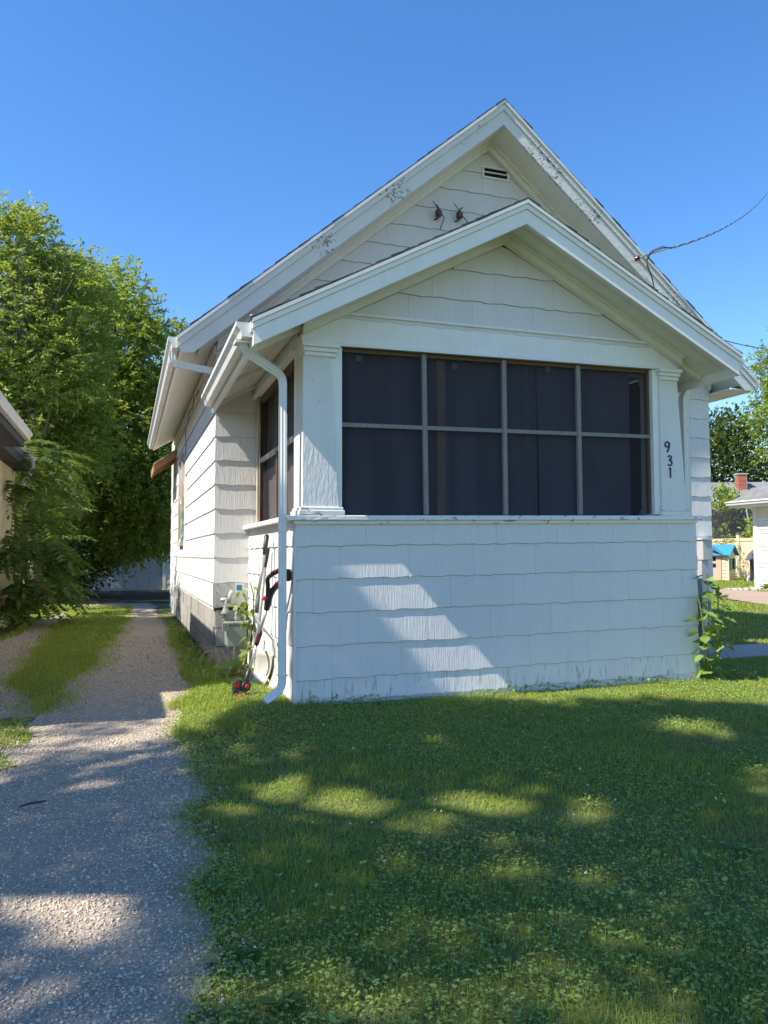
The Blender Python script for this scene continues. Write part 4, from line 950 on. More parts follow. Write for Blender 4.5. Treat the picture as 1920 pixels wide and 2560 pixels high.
# covered grill
gg = Vector((17.62, 12.88, gz(17.2, 13.0)))
gr_ = thing('grill', tuple(gg), 'barbecue grill under a crumpled black cover beside the playhouse', 'grill')
part('cart', MB().box(gg + Vector((-.35, -.25, .15)), gg + Vector((-.30, .25, .85))).box(gg + Vector((.55, -.25, .15)), gg + Vector((.60, .25, .85))).box(gg + Vector((-.35, -.25, .12)), gg + Vector((.60, .25, .149))), 'black_plastic', gr_)
mb = MB(); r1 = random.Random(4); n, rows = 20, 6
prof = [(.70, .34, .72), (.72, .36, .82), (.66, .33, .93), (.48, .28, 1.05), (.30, .20, 1.13), (.05, .05, 1.16)]
for a, b, z in prof:
    for i in range(n):
        th = 6.283 * i / n; k = 1 + .10 * math.sin(5 * th + z * 9) + r1.uniform(-.04, .04)
        mb.v.append(tuple(gg + Vector((.12 + a * k * math.cos(th), b * k * math.sin(th), z + r1.uniform(-.03, .03)))))
for j in range(len(prof) - 1):
    for i in range(n): mb.f.append((j * n + i, j * n + (i + 1) % n, (j + 1) * n + (i + 1) % n, (j + 1) * n + i))
mb.f.append(tuple(range((len(prof) - 1) * n, len(prof) * n)))
part('cover', mb, 'cover_cloth', gr_)
for s_ in (-.28, .28):
    wl = part('wheel', MB().lathe([(.10, -.025), (.11, -.02), (.11, .02), (.10, .025)], gg + Vector((-.33, s_, .11)), (0, 1, 0), 18), 'white_metal', gr_)
    part('hub', MB().lathe([(.03, -.03), (.03, .03)], gg + Vector((-.33, s_, .11)), (0, 1, 0), 10), 'black_plastic', wl)

# trampoline behind the fence
tc = Vector((24.4, 22.0, .3))
tr_ = thing('trampoline', tuple(tc), 'trampoline with dark safety net and curved poles behind the tan fence', 'trampoline')
mb = MB(); n = 32
for j in range(2):
    for i in range(n): mb.v.append(tuple(tc + Vector((1.7 * math.cos(6.283 * i / n), 1.7 * math.sin(6.283 * i / n), .8 + j * 2.0))))
for i in range(n): mb.f.append((i, (i + 1) % n, n + (i + 1) % n, n + i))
part('net', mb, 'net', tr_)
part('bed', MB().lathe([(1.7, .72), (1.7, .80)], tc, (0, 0, 1), 32), 'black_plastic', tr_)
for i in range(6):
    a = 6.283 * i / 6 + .35; c_, s_ = math.cos(a), math.sin(a)
    part('pole', MB().tube([tc + Vector((1.85 * c_, 1.85 * s_, -.05)), tc + Vector((1.85 * c_, 1.85 * s_, 1.6)), tc + Vector((1.82 * c_, 1.82 * s_, 2.3)), tc + Vector((1.70 * c_, 1.70 * s_, 2.85))], .03, 8), 'aluminium', tr_)

# far house with brick chimney
fh = thing('far_house', (32, 30, 0.3), 'far white house with grey roof and brick chimney beyond the fence', 'house')
e1, e2 = Vector((.91, -.41, 0)), Vector((.41, .91, 0)); B0 = Vector((29.0, 30.6, 0.3))
def Q(a, b, z): return B0 + e1 * a + e2 * b + uz * z
part('wall', MB().hexa([Q(-6, -3, -.2), Q(10, -3, -.2), Q(10, 4, -.2), Q(-6, 4, -.2), Q(-6, -3, 2.9), Q(10, -3, 2.9), Q(10, 4, 2.9), Q(-6, 4, 2.9)]), 'vinyl', fh)
rf = part('roof', MB().prism([Q(-6.4, -3.6, 2.75), Q(-6.4, .5, 5.02), Q(-6.4, 4.6, 2.75), Q(-6.4, 4.6, 2.6), Q(-6.4, -3.6, 2.6)], e1 * 17), 'roof_grey', fh)
part('wing_wall', MB().prism([Q(-2.6, -5.4, -.2), Q(1.0, -5.4, -.2), Q(1.0, -5.4, 2.5), Q(-.8, -5.4, 3.7), Q(-2.6, -5.4, 2.5)], e2 * 2.4), 'vinyl', fh)
part('wing_roof', MB().prism([Q(-3.0, -5.7, 2.35), Q(-.8, -5.7, 3.85), Q(1.4, -5.7, 2.35), Q(1.4, -5.7, 2.5), Q(-.8, -5.7, 4.0), Q(-3.0, -5.7, 2.5)], e2 * 5), 'roof_grey', rf)
part('wing_rake', MB().prism([Q(-3.0, -5.75, 2.2), Q(-.8, -5.75, 3.68), Q(1.4, -5.75, 2.2), Q(1.4, -5.75, 2.45), Q(-.8, -5.75, 3.95), Q(-3.0, -5.75, 2.45)], e2 * .045), 'white_metal', rf)
ch = part('chimney', MB().hexa([Q(3.25, -.45, 3.9), Q(3.75, -.45, 3.9), Q(3.75, .05, 3.9), Q(3.25, .05, 3.9), Q(3.25, -.45, 5.38), Q(3.75, -.45, 5.38), Q(3.75, .05, 5.38), Q(3.25, .05, 5.38)]), 'brick_mortar', fh)
bm_ = MB().box((-.105, -.012, -.033), (.105, .05, .033)); bme = mesh_from('brick', bm_.v, bm_.f, 'brick')
for r_ in range(18):
    for c_ in range(2):
        place('brick', bme, ch, Q(3.39 + c_ * .235 - (.05 if r_ % 2 else 0), -.455, 3.98 + r_ * .078), (0, 0, math.atan2(e1.y, e1.x)))
        place('brick', bme, ch, Q(3.245, -.32 + c_ * .235 - (.05 if r_ % 2 else 0), 3.98 + r_ * .078), (0, 0, math.atan2(e2.y, e2.x) + math.pi), )
part('chimney_cap', MB().hexa([Q(3.19, -.51, 5.381), Q(3.81, -.51, 5.381), Q(3.81, .11, 5.381), Q(3.19, .11, 5.381), Q(3.19, -.51, 5.45), Q(3.81, -.51, 5.45), Q(3.81, .11, 5.45), Q(3.19, .11, 5.45)]), 'concrete', ch)
# ------------------------------------------------------------------ foliage helpers
def unit(a): return a / np.maximum(np.linalg.norm(a, axis=1, keepdims=True), 1e-9)
def leaves(P, D, S, r, width=0.42, fold=0.12, up_bias=0.8):
    """kite-shaped folded leaves: base P, pointing D, length S"""
    n = len(P); D = unit(D)
    nrm = unit(r.normal(size=(n, 3)) * 0.6 + np.array([0, 0, up_bias])); side = unit(np.cross(D, nrm)); nr = np.cross(side, D)
    S = np.asarray(S).reshape(-1, 1) * np.ones((n, 1))
    mid = P + D * S * 0.45
    V = np.empty((n, 4, 3))
    V[:, 0] = P; V[:, 1] = mid - side * S * width * .5 + nr * S * fold; V[:, 2] = P + D * S - nr * S * fold * .6; V[:, 3] = mid + side * S * width * .5 + nr * S * fold
    k = np.arange(n)[:, None] * 4
    return V.reshape(-1, 3), np.concatenate([k + np.array([[0, 1, 2]]), k + np.array([[0, 2, 3]])])
def sprays(P, D, L, pairs, leaf, r, droop=0.35):
    """compound leaves: leaflets in pairs along a short drooping stalk"""
    n = len(P); D = unit(D + np.array([0, 0, -droop]) * 0.5)
    side = unit(np.cross(D, np.array([0, 0, 1.0]) + r.normal(size=(n, 3)) * .35))
    Ps, Ds = [], []
    for k in range(pairs):
        t = (k + 1) / pairs
        base = P + D * (L * t) + np.array([0, 0, -droop * L]) * t * t * .6
        for s in (-1, 1):
            Ps.append(base); Ds.append(side * s * .75 + D * .7 + np.array([0, 0, -.25]))
    Ps.append(P + D * L + np.array([0, 0, -droop * L]) * .6); Ds.append(D + np.array([0, 0, -.3]))
    Ps, Ds = np.concatenate(Ps), np.concatenate(Ds)
    Ds = Ds + r.normal(size=Ds.shape) * .18
    return leaves(Ps, Ds, leaf * r.uniform(.75, 1.2, len(Ps)), r, .40, .10)
def crown_points(ells, r, clump=0.35, per=14, shell=4.0):
    """clustered points through a set of ellipsoids; returns points and outward directions"""
    pts, dirs = [], []
    for cx, cy, cz, rx, ry, rz, n in ells:
        u = unit(r.normal(size=(n, 3))); q = r.uniform(0, 1, (n, 1)) ** (1 / shell)
        lump = 0.80 + 0.30 * vnoise(np.arctan2(u[:, 1], u[:, 0]) * 1.6 + 5 + cx, u[:, 2] * 2.2 + 7 + cy, 21)
        c = np.array([cx, cy, cz]) + u * q * lump[:, None] * np.array([rx, ry, rz])
        p = np.repeat(c, per, 0) + np.clip(r.normal(size=(n * per, 3)), -1.7, 1.7) * clump * np.array([1, 1, .75])
        pts.append(p); dirs.append(np.repeat(u, per, 0) + r.normal(size=(n * per, 3)) * .6 + np.array([0, 0, .25]))
    return np.concatenate(pts), np.concatenate(dirs)
def limbs(mb, base, top, targets, r0, r):
    base, top = Vector(base), Vector(top)
    path = [base.lerp(top, k / 6) + Vector((r.uniform(-.06, .06), r.uniform(-.06, .06), 0)) * k for k in range(7)]
    mb.tube(path, [r0 * (1.25 if k == 0 else 1) * (1 - .11 * k) for k in range(7)], 10)
    for tg in targets:
        tg = Vector(tg); k = r.uniform(.35, .98); s = base.lerp(top, k)
        d = tg - s; pts = [s]
        for i in range(1, 6):
            q = i / 5; p = s + d * q + Vector((r.uniform(-.1, .1), r.uniform(-.1, .1), .12 * d.length * math.sin(math.pi * q) * .6)); pts.append(p)
        ra = r0 * .38 * (1.1 - k * .6)
        mb.tube(pts, [ra * (1 - .16 * i) for i in range(6)], 6)
        for _ in range(3):
            i = r.randint(2, 4); e = pts[i] + Vector((r.uniform(-.7, .7), r.uniform(-.7, .7), r.uniform(.2, .9)))
            mb.tube([pts[i], pts[i].lerp(e, .5) + Vector((0, 0, .05)), e], [ra * .4, ra * .28, ra * .12], 5)
    return mb
def tree(name, base, top, r0, ells, label, leafmat, barkmat, seed, kind='spray', leaf=.10, L=.30, pairs=3, per=14, clump=.35, group=None, keep=None, nl=16, cat='tree', shell=4.0, droop=.35):
    r = np.random.default_rng(seed); rr = random.Random(seed)
    root = thing(name, base, label, cat, group)
    P, D = crown_points(ells, r, clump, per, shell)
    gmin = ground_z(P[:, 0], P[:, 1]) + .05
    ok = P[:, 2] > gmin
    if keep is not None: ok &= keep(P)
    P, D = P[ok], D[ok]
    if kind == 'spray': V, F = sprays(P, D, L, pairs, leaf, r, droop)
    else: V, F = leaves(P, D + r.normal(size=D.shape) * .5, leaf * r.uniform(.7, 1.25, len(P)), r, .62, .12, .5)
    V = V - np.array(base)
    o = bpy.data.objects.new('crown', np_mesh('crown', V, [F], leafmat)); col.objects.link(o); o.parent = root
    tg = [tuple(P[rr.randrange(len(P))]) for _ in range(nl)]
    part('trunk', limbs(MB(), base, top, tg, r0, rr), barkmat, root, smooth=True)
    return root

# the two big trees over the drive
ash = tree('ash_tree', (-3.12, 12.0, -.05), (-3.5, 12.4, 7.4), .12,
     [(-4.3, 13, 6.3, 1.9, 1.8, 2.0, 125), (-3.3, 13.4, 5.5, 1.5, 1.3, 2.2, 112), (-3.85, 13, 8.1, .85, .8, 1.0, 50), (-2.5, 13.4, 7.0, .8, .9, 1.5, 52), (-3.0, 13.4, 3.6, 1.3, 1.0, 1.3, 90), (-3.75, 11.7, 4.3, .8, .35, 1.1, 22), (-2.75, 11.9, 5.4, .6, .35, 1.2, 14), (-5.4, 13, 7.2, 1.4, 1.4, 1.4, 80)],
     'tall ash tree with slender trunk standing behind the cream house', 'leaf_ash', 'bark_light', 31, leaf=.13, L=.28, nl=26, clump=.27, per=16)
rb = random.Random(8)
for k in range(9):                       # bare limbs fanning out in front of the foliage
    a = -1.0 + 2.0 * k / 8
    s0 = Vector((-3.33, 12.15, 4.9 + .12 * k % .5)); e0 = Vector((-3.35 + 1.05 * a + rb.uniform(-.1, .1), 11.9 + rb.uniform(-.2, .5), 7.9 - .9 * a * a + rb.uniform(-.3, .3)))
    mid = s0.lerp(e0, .5) + Vector((.18 * a, 0, .15))
    part('limb', MB().tube([s0, s0.lerp(mid, .5) + Vector((.05 * a, 0, .05)), mid, mid.lerp(e0, .5), e0], [.024, .020, .015, .009, .004], 6).tube([mid, mid.lerp(e0, .6) + Vector((.22, .1, .1)), e0 + Vector((.35, .1, -.2))], [.012, .008, .003], 5), 'bark_light', ash)
tree('boxelder_tree', (-2.75, 18.2, -.1), (-2.1, 17.6, 7.5), .16,
     [(-1.9, 17, 7.2, 1.5, 1.6, 2.1, 130), (-.75, 16.6, 6.5, .95, 1.2, 1.6, 80), (-1.5, 16.5, 4.6, 1.5, 1.4, 2.0, 135), (-.55, 16.4, 3.6, .75, 1.0, 1.3, 80), (-2.4, 16.8, 8.6, .8, .8, .8, 40), (-1.2, 17.4, 2.5, 1.3, 1.2, 1.1, 130), (-.5, 18.5, 2.25, .7, 1.0, .8, 70), (-1.7, 18.8, 1.8, .9, .8, .8, 70), (-3.0, 17, 4.5, 1.6, 1.5, 2.4, 150)],
     'broad boxelder tree whose drooping boughs hang over the garage door', 'leaf_ash', 'bark', 32, leaf=.135, L=.28, nl=22, droop=.6, clump=.27, per=16)
tree('dark_tree', (-4.0, 19.5, -.1), (-3.8, 19.5, 4.5), .14,  # dark leaf tone stands for understory shade; overhead lobes added to darken the garage
     [(-3.6, 19, 3.2, 1.5, 1.2, 2.2, 150), (-3.0, 19.6, 1.5, 1.0, 1.0, 1.4, 80), (-4.8, 18, 3.5, 1.6, 1.4, 2.6, 120), (-3.5, 15.5, 1.9, .9, 1.0, 1.8, 110), (-3.1, 18.5, 4.6, 1.2, 1.0, 1.2, 60), (-2.65, 18.6, 1.3, .75, .8, 1.4, 90), (-2.2, 19.5, 2.4, .8, .8, 1.1, 70), (-1.3, 20.8, 4.2, 2.2, 1.5, 1.3, 170), (.8, 20.5, 4.6, 1.6, 1.5, 1.6, 110)],
     'dark shrubby tree crowding the shaded side of the garage door', 'leaf_dark', 'bark', 33, kind='leaf', leaf=.15, per=22, clump=.4)
tree('maple_tree', (-2.0, 31, -.1), (-2.0, 31, 7), .3, [(-2.5, 31, 5.5, 4.5, 2.5, 4.5, 420), (3, 32, 5, 3, 2, 3.5, 160)],
     'shaded maple tree growing behind the garage', 'leaf_dark', 'bark', 34, kind='leaf', leaf=.24, per=20, clump=.55)
tree('added_shade_tree', (-8.2, 19.0, -.1), (-7.8, 19.0, 6.5), .22, [(-7.6, 17.5, 6.0, 2.0, 2.6, 2.0, 170), (-7.4, 21.0, 6.2, 2.1, 2.4, 2.2, 190), (-9.2, 19, 7.5, 2.0, 2.5, 1.8, 110)],
     'unseen tree added to shade the garage end of the drive', 'leaf_dark', 'bark', 35, kind='leaf', leaf=.22, per=18, clump=.4)  # out of view, added only to keep sun off the garage end
# trees beyond the lawn
tree('honeylocust_tree', (21.2, 13.4, .25), (20.9, 13.6, 7), .2, [(21.3, 13.6, 7.0, 1.9, 1.8, 1.9, 150), (19.8, 14.1, 5.9, .75, .8, .8, 36), (20.0, 14.0, 7.5, .9, .9, .9, 45), (19.5, 14.2, 4.9, .45, .5, .35, 10)],
     'sunlit feathery tree overhanging the white lap-sided house', 'leaf_bright', 'bark', 41, leaf=.13, L=.32, per=16, clump=.3)
tree('maple_tree', (36.5, 36, .2), (36.5, 36, 7), .4, [(35.8, 35.5, 6.2, 3.2, 2.5, 4.4, 330), (40.5, 33.5, 6.0, 3.6, 2.5, 4.0, 300), (37.2, 35, 9.2, 1.6, 1.6, 1.6, 70), (33.2, 37, 7.0, 2.2, 2, 3.4, 160)],
     'large dark green maple towering behind the brick chimney', 'leaf_dark', 'bark', 42, kind='leaf', leaf=.30, per=22, clump=.55)
tree('lilac_tree', (26.3, 23.8, .25), (26.2, 23.8, 2.8), .10, [(26.0, 23.7, 3.0, 1.1, 1.0, 1.3, 90), (27.1, 23.2, 2.5, .8, .8, 1.2, 60), (25.0, 24.4, 2.7, .6, .6, .9, 30)],
     'pale green bushy tree between the far house and the tan fence', 'leaf_bright', 'bark', 43, kind='leaf', leaf=.17, per=22, clump=.25)
tree('mulberry_tree', (23.3, 18.6, .25), (23.3, 18.6, 2.2), .07, [(23.4, 18.5, 2.1, .8, .7, .7, 50)],
     'low leafy tree peeping over the tan fence beside the white house', 'leaf_bright', 'bark', 44, kind='leaf', leaf=.15, per=20, clump=.2)
tree('sapling', (20.1, 17.3, .25), (20.1, 17.3, 1.7), .025, [(20.1, 17.3, 1.65, .28, .28, .45, 14)],
     'thin sapling growing in front of the tan fence', 'leaf_bright', 'bark', 45, leaf=.10, L=.25, per=6, clump=.1, nl=6)

# ------------------------------------------------------------------ street-side trees whose shade falls over the lawn
LIT = [
 [(-0.29, -1.93), (-0.39, -2.1), (-0.52, -2.14), (-0.63, -2.03), (-0.65, -1.82), (-0.56, -1.61), (-0.41, -1.56), (-0.29, -1.7)],
 [(-0.13, -2.34), (-0.23, -2.45), (-0.39, -2.46), (-0.52, -2.37), (-0.55, -2.21), (-0.46, -2.09), (-0.29, -2.07), (-0.15, -2.18)],
 [(0.72, -1.47), (0.66, -1.53), (0.57, -1.54), (0.51, -1.48), (0.51, -1.4), (0.57, -1.34), (0.66, -1.33), (0.72, -1.39)],
 [(0.55, -2.61), (0.44, -2.69), (0.29, -2.69), (0.18, -2.61), (0.17, -2.49), (0.27, -2.4), (0.43, -2.4), (0.54, -2.48)],
 [(0.97, -2.81), (0.88, -2.88), (0.78, -2.9), (0.72, -2.84), (0.74, -2.74), (0.83, -2.66), (0.94, -2.65), (1.0, -2.71)],
 [(2.16, -2.69), (2.0, -2.81), (1.89, -2.83), (1.87, -2.77), (1.95, -2.64), (2.11, -2.51), (2.24, -2.48), (2.26, -2.55)],
 [(0.07, -2.76), (0.01, -2.8), (-0.08, -2.8), (-0.16, -2.75), (-0.18, -2.68), (-0.12, -2.64), (-0.02, -2.64), (0.06, -2.69)],
 [(-1.32, -3.14), (-1.38, -3.23), (-1.53, -3.23), (-1.68, -3.14), (-1.76, -3.0), (-1.71, -2.9), (-1.56, -2.89), (-1.39, -3.0)],
 [(-0.56, -3.93), (-0.6, -3.95), (-0.67, -3.93), (-0.74, -3.9), (-0.77, -3.86), (-0.73, -3.84), (-0.65, -3.85), (-0.58, -3.89)],
 [(2.65, -1.64), (2.51, -1.72), (2.34, -1.72), (2.25, -1.64), (2.28, -1.52), (2.42, -1.42), (2.6, -1.42), (2.69, -1.51)],
 [(-0.69, -2.3), (-0.73, -2.36), (-0.81, -2.37), (-0.88, -2.32), (-0.91, -2.23), (-0.87, -2.17), (-0.79, -2.16), (-0.71, -2.21)],
 [(2.66, -1.89), (2.55, -1.96), (2.44, -1.96), (2.38, -1.91), (2.42, -1.82), (2.52, -1.75), (2.64, -1.74), (2.7, -1.8)],
 [(1.42, -0.19), (2.09, 0.08), (3.08, 0.72), (9.0, 0.9), (9.0, -2.6), (5.0, -2.2), (3.9, -1.6), (3.5, -1.2), (3.14, -0.95), (2.8, -0.65), (2.13, -0.55)],
 [(-0.94, -0.49), (-0.85, 0.9), (-0.31, 3.72), (0.4, 1.86), (0.08, 0.24), (-0.23, 0.24), (-0.45, -0.08), (-0.79, -0.76)],
 [(-0.79, 0.88), (-1.01, 0.73), (-1.05, -0.21), (-1.42, -0.74), (-1.44, -0.95), (-1.21, -0.94), (-0.87, -0.59)],
 [(1.27, -0.14), (2.2, -0.14), (2.2, 0.6), (1.27, 0.6)],
]
LIT_WIDE = []
for poly in LIT:
    mx, my = sum(p[0] for p in poly) / len(poly), sum(p[1] for p in poly) / len(poly)
    k = 1.45 if len(poly) == 8 and abs(poly[0][0] - poly[4][0]) < .6 else 1.0
    LIT_WIDE.append([(mx + (p[0] - mx) * k, my + (p[1] - my) * k) for p in poly])
def inside(poly, x, y):
    c = np.zeros(len(x), bool); n = len(poly)
    for i in range(n):
        (x0, y0), (x1, y1) = poly[i], poly[(i + 1) % n]
        if y0 == y1: continue
        k = ((y0 > y) != (y1 > y)) & (x < (x1 - x0) * (y - y0) / (y1 - y0) + x0)
        c ^= k
    return c
def crown_gap(P):
    """keep only boughs whose shade falls where the yard is shaded; the gaps are cut where sun patches should land"""
    q = P[:, 2]; x, y = P[:, 0] + .855 * q, P[:, 1] + .125 * q
    ok = y < np.where((x > .25) & (x < 1.27), .22, .10 + .10 * (vnoise(x * 2, y * 2, 77) - .5))
    ok |= (x < -1.25) & (y < .1)
    for poly in LIT_WIDE: ok &= ~inside(poly, x, y)
    # stay out of the open sky over the house front
    ok &= (P[:, 2] > 6.4 + np.maximum(0, P[:, 1] + 1.5) * .9) | (P[:, 0] < -3.2)
    return ok
def shade_ells(x0, x1, y0, y1, zc, rz, n, seed):
    r = random.Random(seed); out = []
    for _ in range(n):
        z = zc + r.uniform(-rz, rz); out.append((r.uniform(x0, x1) - .855 * z, r.uniform(y0, y1) - .125 * z, z, .9, .9, .7, 42))
    return out
tree('silver_maple_tree', (-7.2, -2.6, -.1), (-6.6, -2.8, 8), .32, shade_ells(-3.2, 3.0, -5.6, -.3, 9.0, 1.8, 50, 5) + shade_ells(.3, 1.1, -.35, .05, 8.6, .8, 6, 9), 'big silver maple in the front yard of the cream house', 'leaf_shade', 'bark', 51, kind='leaf', leaf=.155, per=9, clump=.24, keep=crown_gap, nl=14, shell=2.0)
tree('linden_tree', (-5.5, -6.4, -.1), (-5.0, -6.0, 9), .30, shade_ells(.5, 7.0, -6.5, -1.2, 10.0, 1.6, 38, 6), 'tall linden beside the street end of the driveway', 'leaf_shade', 'bark', 52, kind='leaf', leaf=.155, per=9, clump=.24, keep=crown_gap, nl=14, shell=2.0)

# ------------------------------------------------------------------ leafy plants with leaves one can tell apart
def leaf_shape(kind, seed):
    r = random.Random(seed); v, f = [], []
    if kind == 'broad':       # lobed, pointed, folded along the midrib
        out = [(0, 0), (.28, .06), (.46, .28), (.36, .42), (.44, .58), (.24, .74), (0, 1.0)]
    elif kind == 'lance':
        out = [(0, 0), (.12, .15), (.20, .40), (.16, .66), (.07, .86), (0, 1.0)]
    else:                     # dock / plantain
        out = [(0, 0), (.05, .12), (.20, .32), (.25, .55), (.18, .80), (0, 1.0)]
    n = len(out)
    for x, y in out: v.append((0, y, -.18 * y * y + .02 * math.sin(9 * y)))
    for s in (-1, 1):
        for x, y in out[1:-1]: v.append((s * x, y, .16 * x - .18 * y * y + r.uniform(-.015, .015)))
    m1 = n - 2
    for s, o in ((-1, n), (1, n + m1)):
        ring = [0] + [o + i for i in range(m1)] + [n - 1]
        for i in range(len(ring) - 1):
            q = [i, i + 1]
            fa = (ring[i], ring[i + 1], i + 1, i) if i not in (0, len(ring) - 2) else ((ring[0], ring[1], 1) if i == 0 else (ring[i], n - 1, i))
            f.append(fa if s < 0 else tuple(reversed(fa)))
    return v, f
LEAF = {}
def leaf_mesh(kind, material, seed):
    k = (kind, material, seed)
    if k not in LEAF: LEAF[k] = mesh_from('leaf', *leaf_shape(kind, seed), material)
    return LEAF[k]
def aim(d, spin=0.0):
    d = Vector(d).normalized()
    yv = d; zv = Vector((0, 0, 1)); zv = (zv - yv * zv.dot(yv))
    zv = zv.normalized() if zv.length > .05 else Vector((1, 0, 0)); xv = yv.cross(zv)
    return (Matrix((xv, yv, zv)).transposed() @ Matrix.Rotation(spin, 3, 'Y')).to_euler()
def stemmed_plant(name, base, stems, kind, material, size, label, cat='plant', group=None, seed=1, stem_mat='stem', r0=.006, extra=0):
    r = random.Random(seed); root = thing(name, base, label, cat, group)
    for pts, count in stems:
        pts = [Vector(p) for p in pts]
        part('stem', MB().tube(bend(pts, .05, 3) if len(pts) > 2 else pts, r0, 5), stem_mat, root)
        for k in range(count):
            q = (k + .6) / count * (len(pts) - 1); i = min(int(q), len(pts) - 2)
            p = pts[i].lerp(pts[i + 1], q - i); a = r.uniform(0, 6.28)
            d = Vector((math.cos(a), math.sin(a), r.uniform(-.95, .15)))
            pl = size * r.uniform(.25, .5)
            o = place('leaf', leaf_mesh(kind, material, r.randint(0, 2)), root, p + d.normalized() * pl, aim(d, r.uniform(-.5, .5)), size * r.uniform(.7, 1.25))
    return root
stemmed_plant('creeper_plant', (4.03, -.02, gz(4.03, -.02)), [([(4.03, -.02, 0), (4.02, -.06, .45), (4.02, -.08, .80), (3.99, -.10, 1.02)], 24), ([(4.06, 0, 0), (4.10, -.10, .35), (4.09, -.12, .70), (4.11, -.10, .92)], 18), ([(4.0, -.02, .1), (3.92, -.12, .40), (3.89, -.13, .62), (3.86, -.12, .80)], 14), ([(4.08, .05, 0), (4.16, -.06, .25), (4.15, -.1, .55)], 12)],
              'broad', 'leaf_weed', .115, 'bright leafy creeper climbing the corner of the porch under the digits', seed=3)
stemmed_plant('vine_plant', (-.14, 2.15, gz(-.14, 2.15)), [([(-.10, 2.1, .0), (-.06, 2.02, .45), (-.10, 2.0, .75), (-.17, 2.0, .90)], 20), ([(-.12, 2.1, .0), (-.02, 2.0, .5), (-.03, 1.95, .80), (-.07, 1.92, .93)], 20), ([(-.05, 2.0, .5), (-.14, 1.98, .63), (-.20, 2.0, .60)], 10), ([(-.16, 2.15, .6), (-.20, 2.05, .72), (-.23, 2.02, .70)], 8)],
              'lance', 'leaf_weed', .12, 'pale vine growing up around the gas meter', seed=4)
stemmed_plant('dock_plant', (-.16, 1.60, gz(-.16, 1.6)), [([(-.14, 1.55, .03), (-.13, 1.5, .20), (-.12, 1.48, .36)], 12), ([(-.20, 1.7, .03), (-.19, 1.65, .18), (-.17, 1.62, .30)], 10), ([(-.04, 1.3, .03), (-.045, 1.26, .20), (-.04, 1.22, .40)], 9)],
              'dock', 'leaf_weed', .20, 'leafy green dock weeds behind the shovels', seed=5)
r = random.Random(12)
ds_ = MB()
for k in range(16):
    a = r.uniform(2.4, 4.6); b = Vector((-.33 + r.uniform(-.05, .1), 1.95 + r.uniform(-.1, .2), .02)); L = r.uniform(.18, .34)
    ds_.tube([b, b + Vector((math.cos(a) * L * .4, math.sin(a) * L * .4, L * .8)), b + Vector((math.cos(a) * L * .8, math.sin(a) * L * .8, L * .75)), b + Vector((math.cos(a) * L, math.sin(a) * L, L * .45))], 0.0025, 4)
o = solo('dry_grass_tuft', ds_, 'dry_stem', 'dry straw-coloured grass stalks at the foundation corner', 'grass tuft')

# compound-leaved bush beside the cream house: each frond is one compound leaf
def frond(seed, pairs=7, L=1.0):
    r = np.random.default_rng(seed)
    t = (np.arange(pairs) + 1) / (pairs + .5)
    Ps, Ds, S = [], [], []
    for k in range(pairs):
        b = np.array([0, t[k] * L, -.30 * t[k] ** 2])
        for s in (-1, 1):
            Ps.append(b); Ds.append(np.array([s * .9, .45, -.25])); S.append(.36 * (1.1 - .45 * abs(t[k] - .45)))
    Ps.append(np.array([0, L, -.30])); Ds.append(np.array([0, 1, -.5])); S.append(.34)
    V, F = leaves(np.array(Ps), np.array(Ds) + r.normal(size=(len(Ps), 3)) * .1, np.array(S), r, .36, .07, 2.5)
    st = np.array([[0, 0, 0], [.014, 0, 0], [0, L * .5, -.075], [.014, L * .5, -.075], [0, L, -.30], [.010, L, -.30]]); k = len(V)
    return np_mesh('compound_leaf', np.concatenate([V, st]), [F, np.array([[k, k + 1, k + 3, k + 2], [k + 2, k + 3, k + 5, k + 4]])], 'leaf_sumac')
FR = [frond(s) for s in range(5)]
bush = thing('sumac_bush', (-3.0, 8.8, 0), 'arching compound-leaved bush sprawling beside the cream house wall', 'bush')
r = random.Random(9); st = MB()
for k in range(260):
    if k < 130:
        th, z = r.uniform(0, 6.28), r.uniform(.35, 1.55); q = math.sqrt(r.uniform(.25, 1))
        c = Vector((-3.05 + .62 * q * math.cos(th) * (1.25 - .25 * z), 8.6 + .95 * q * math.sin(th), z)); sc = r.uniform(.46, .70)
    else:
        z = r.uniform(1.3, 3.2); th = r.uniform(0, 6.28)
        c = Vector((-2.90 + .40 * math.cos(th), 9.4 + 1.3 * math.sin(th), z)); sc = r.uniform(.42, .62)
    d = Vector((c.x + 3.1 + r.uniform(-.2, .35), c.y - 8.9 - r.uniform(0, .5), r.uniform(-.45, .25)))
    if d.length < .1: d = Vector((.5, -.5, 0))
    place('compound_leaf', FR[r.randrange(5)], bush, c, aim(d, r.uniform(-.4, .4)), sc)
    if k % 14 == 0: st.tube([(-3.05 + r.uniform(-.15, .15), 8.9 + r.uniform(-.3, .5), 0), (-3.02, 8.95 + (c.y - 8.95) * .4, c.z * .6), c], [.014, .011, .006], 5)
part('stems', st, 'stem', bush)

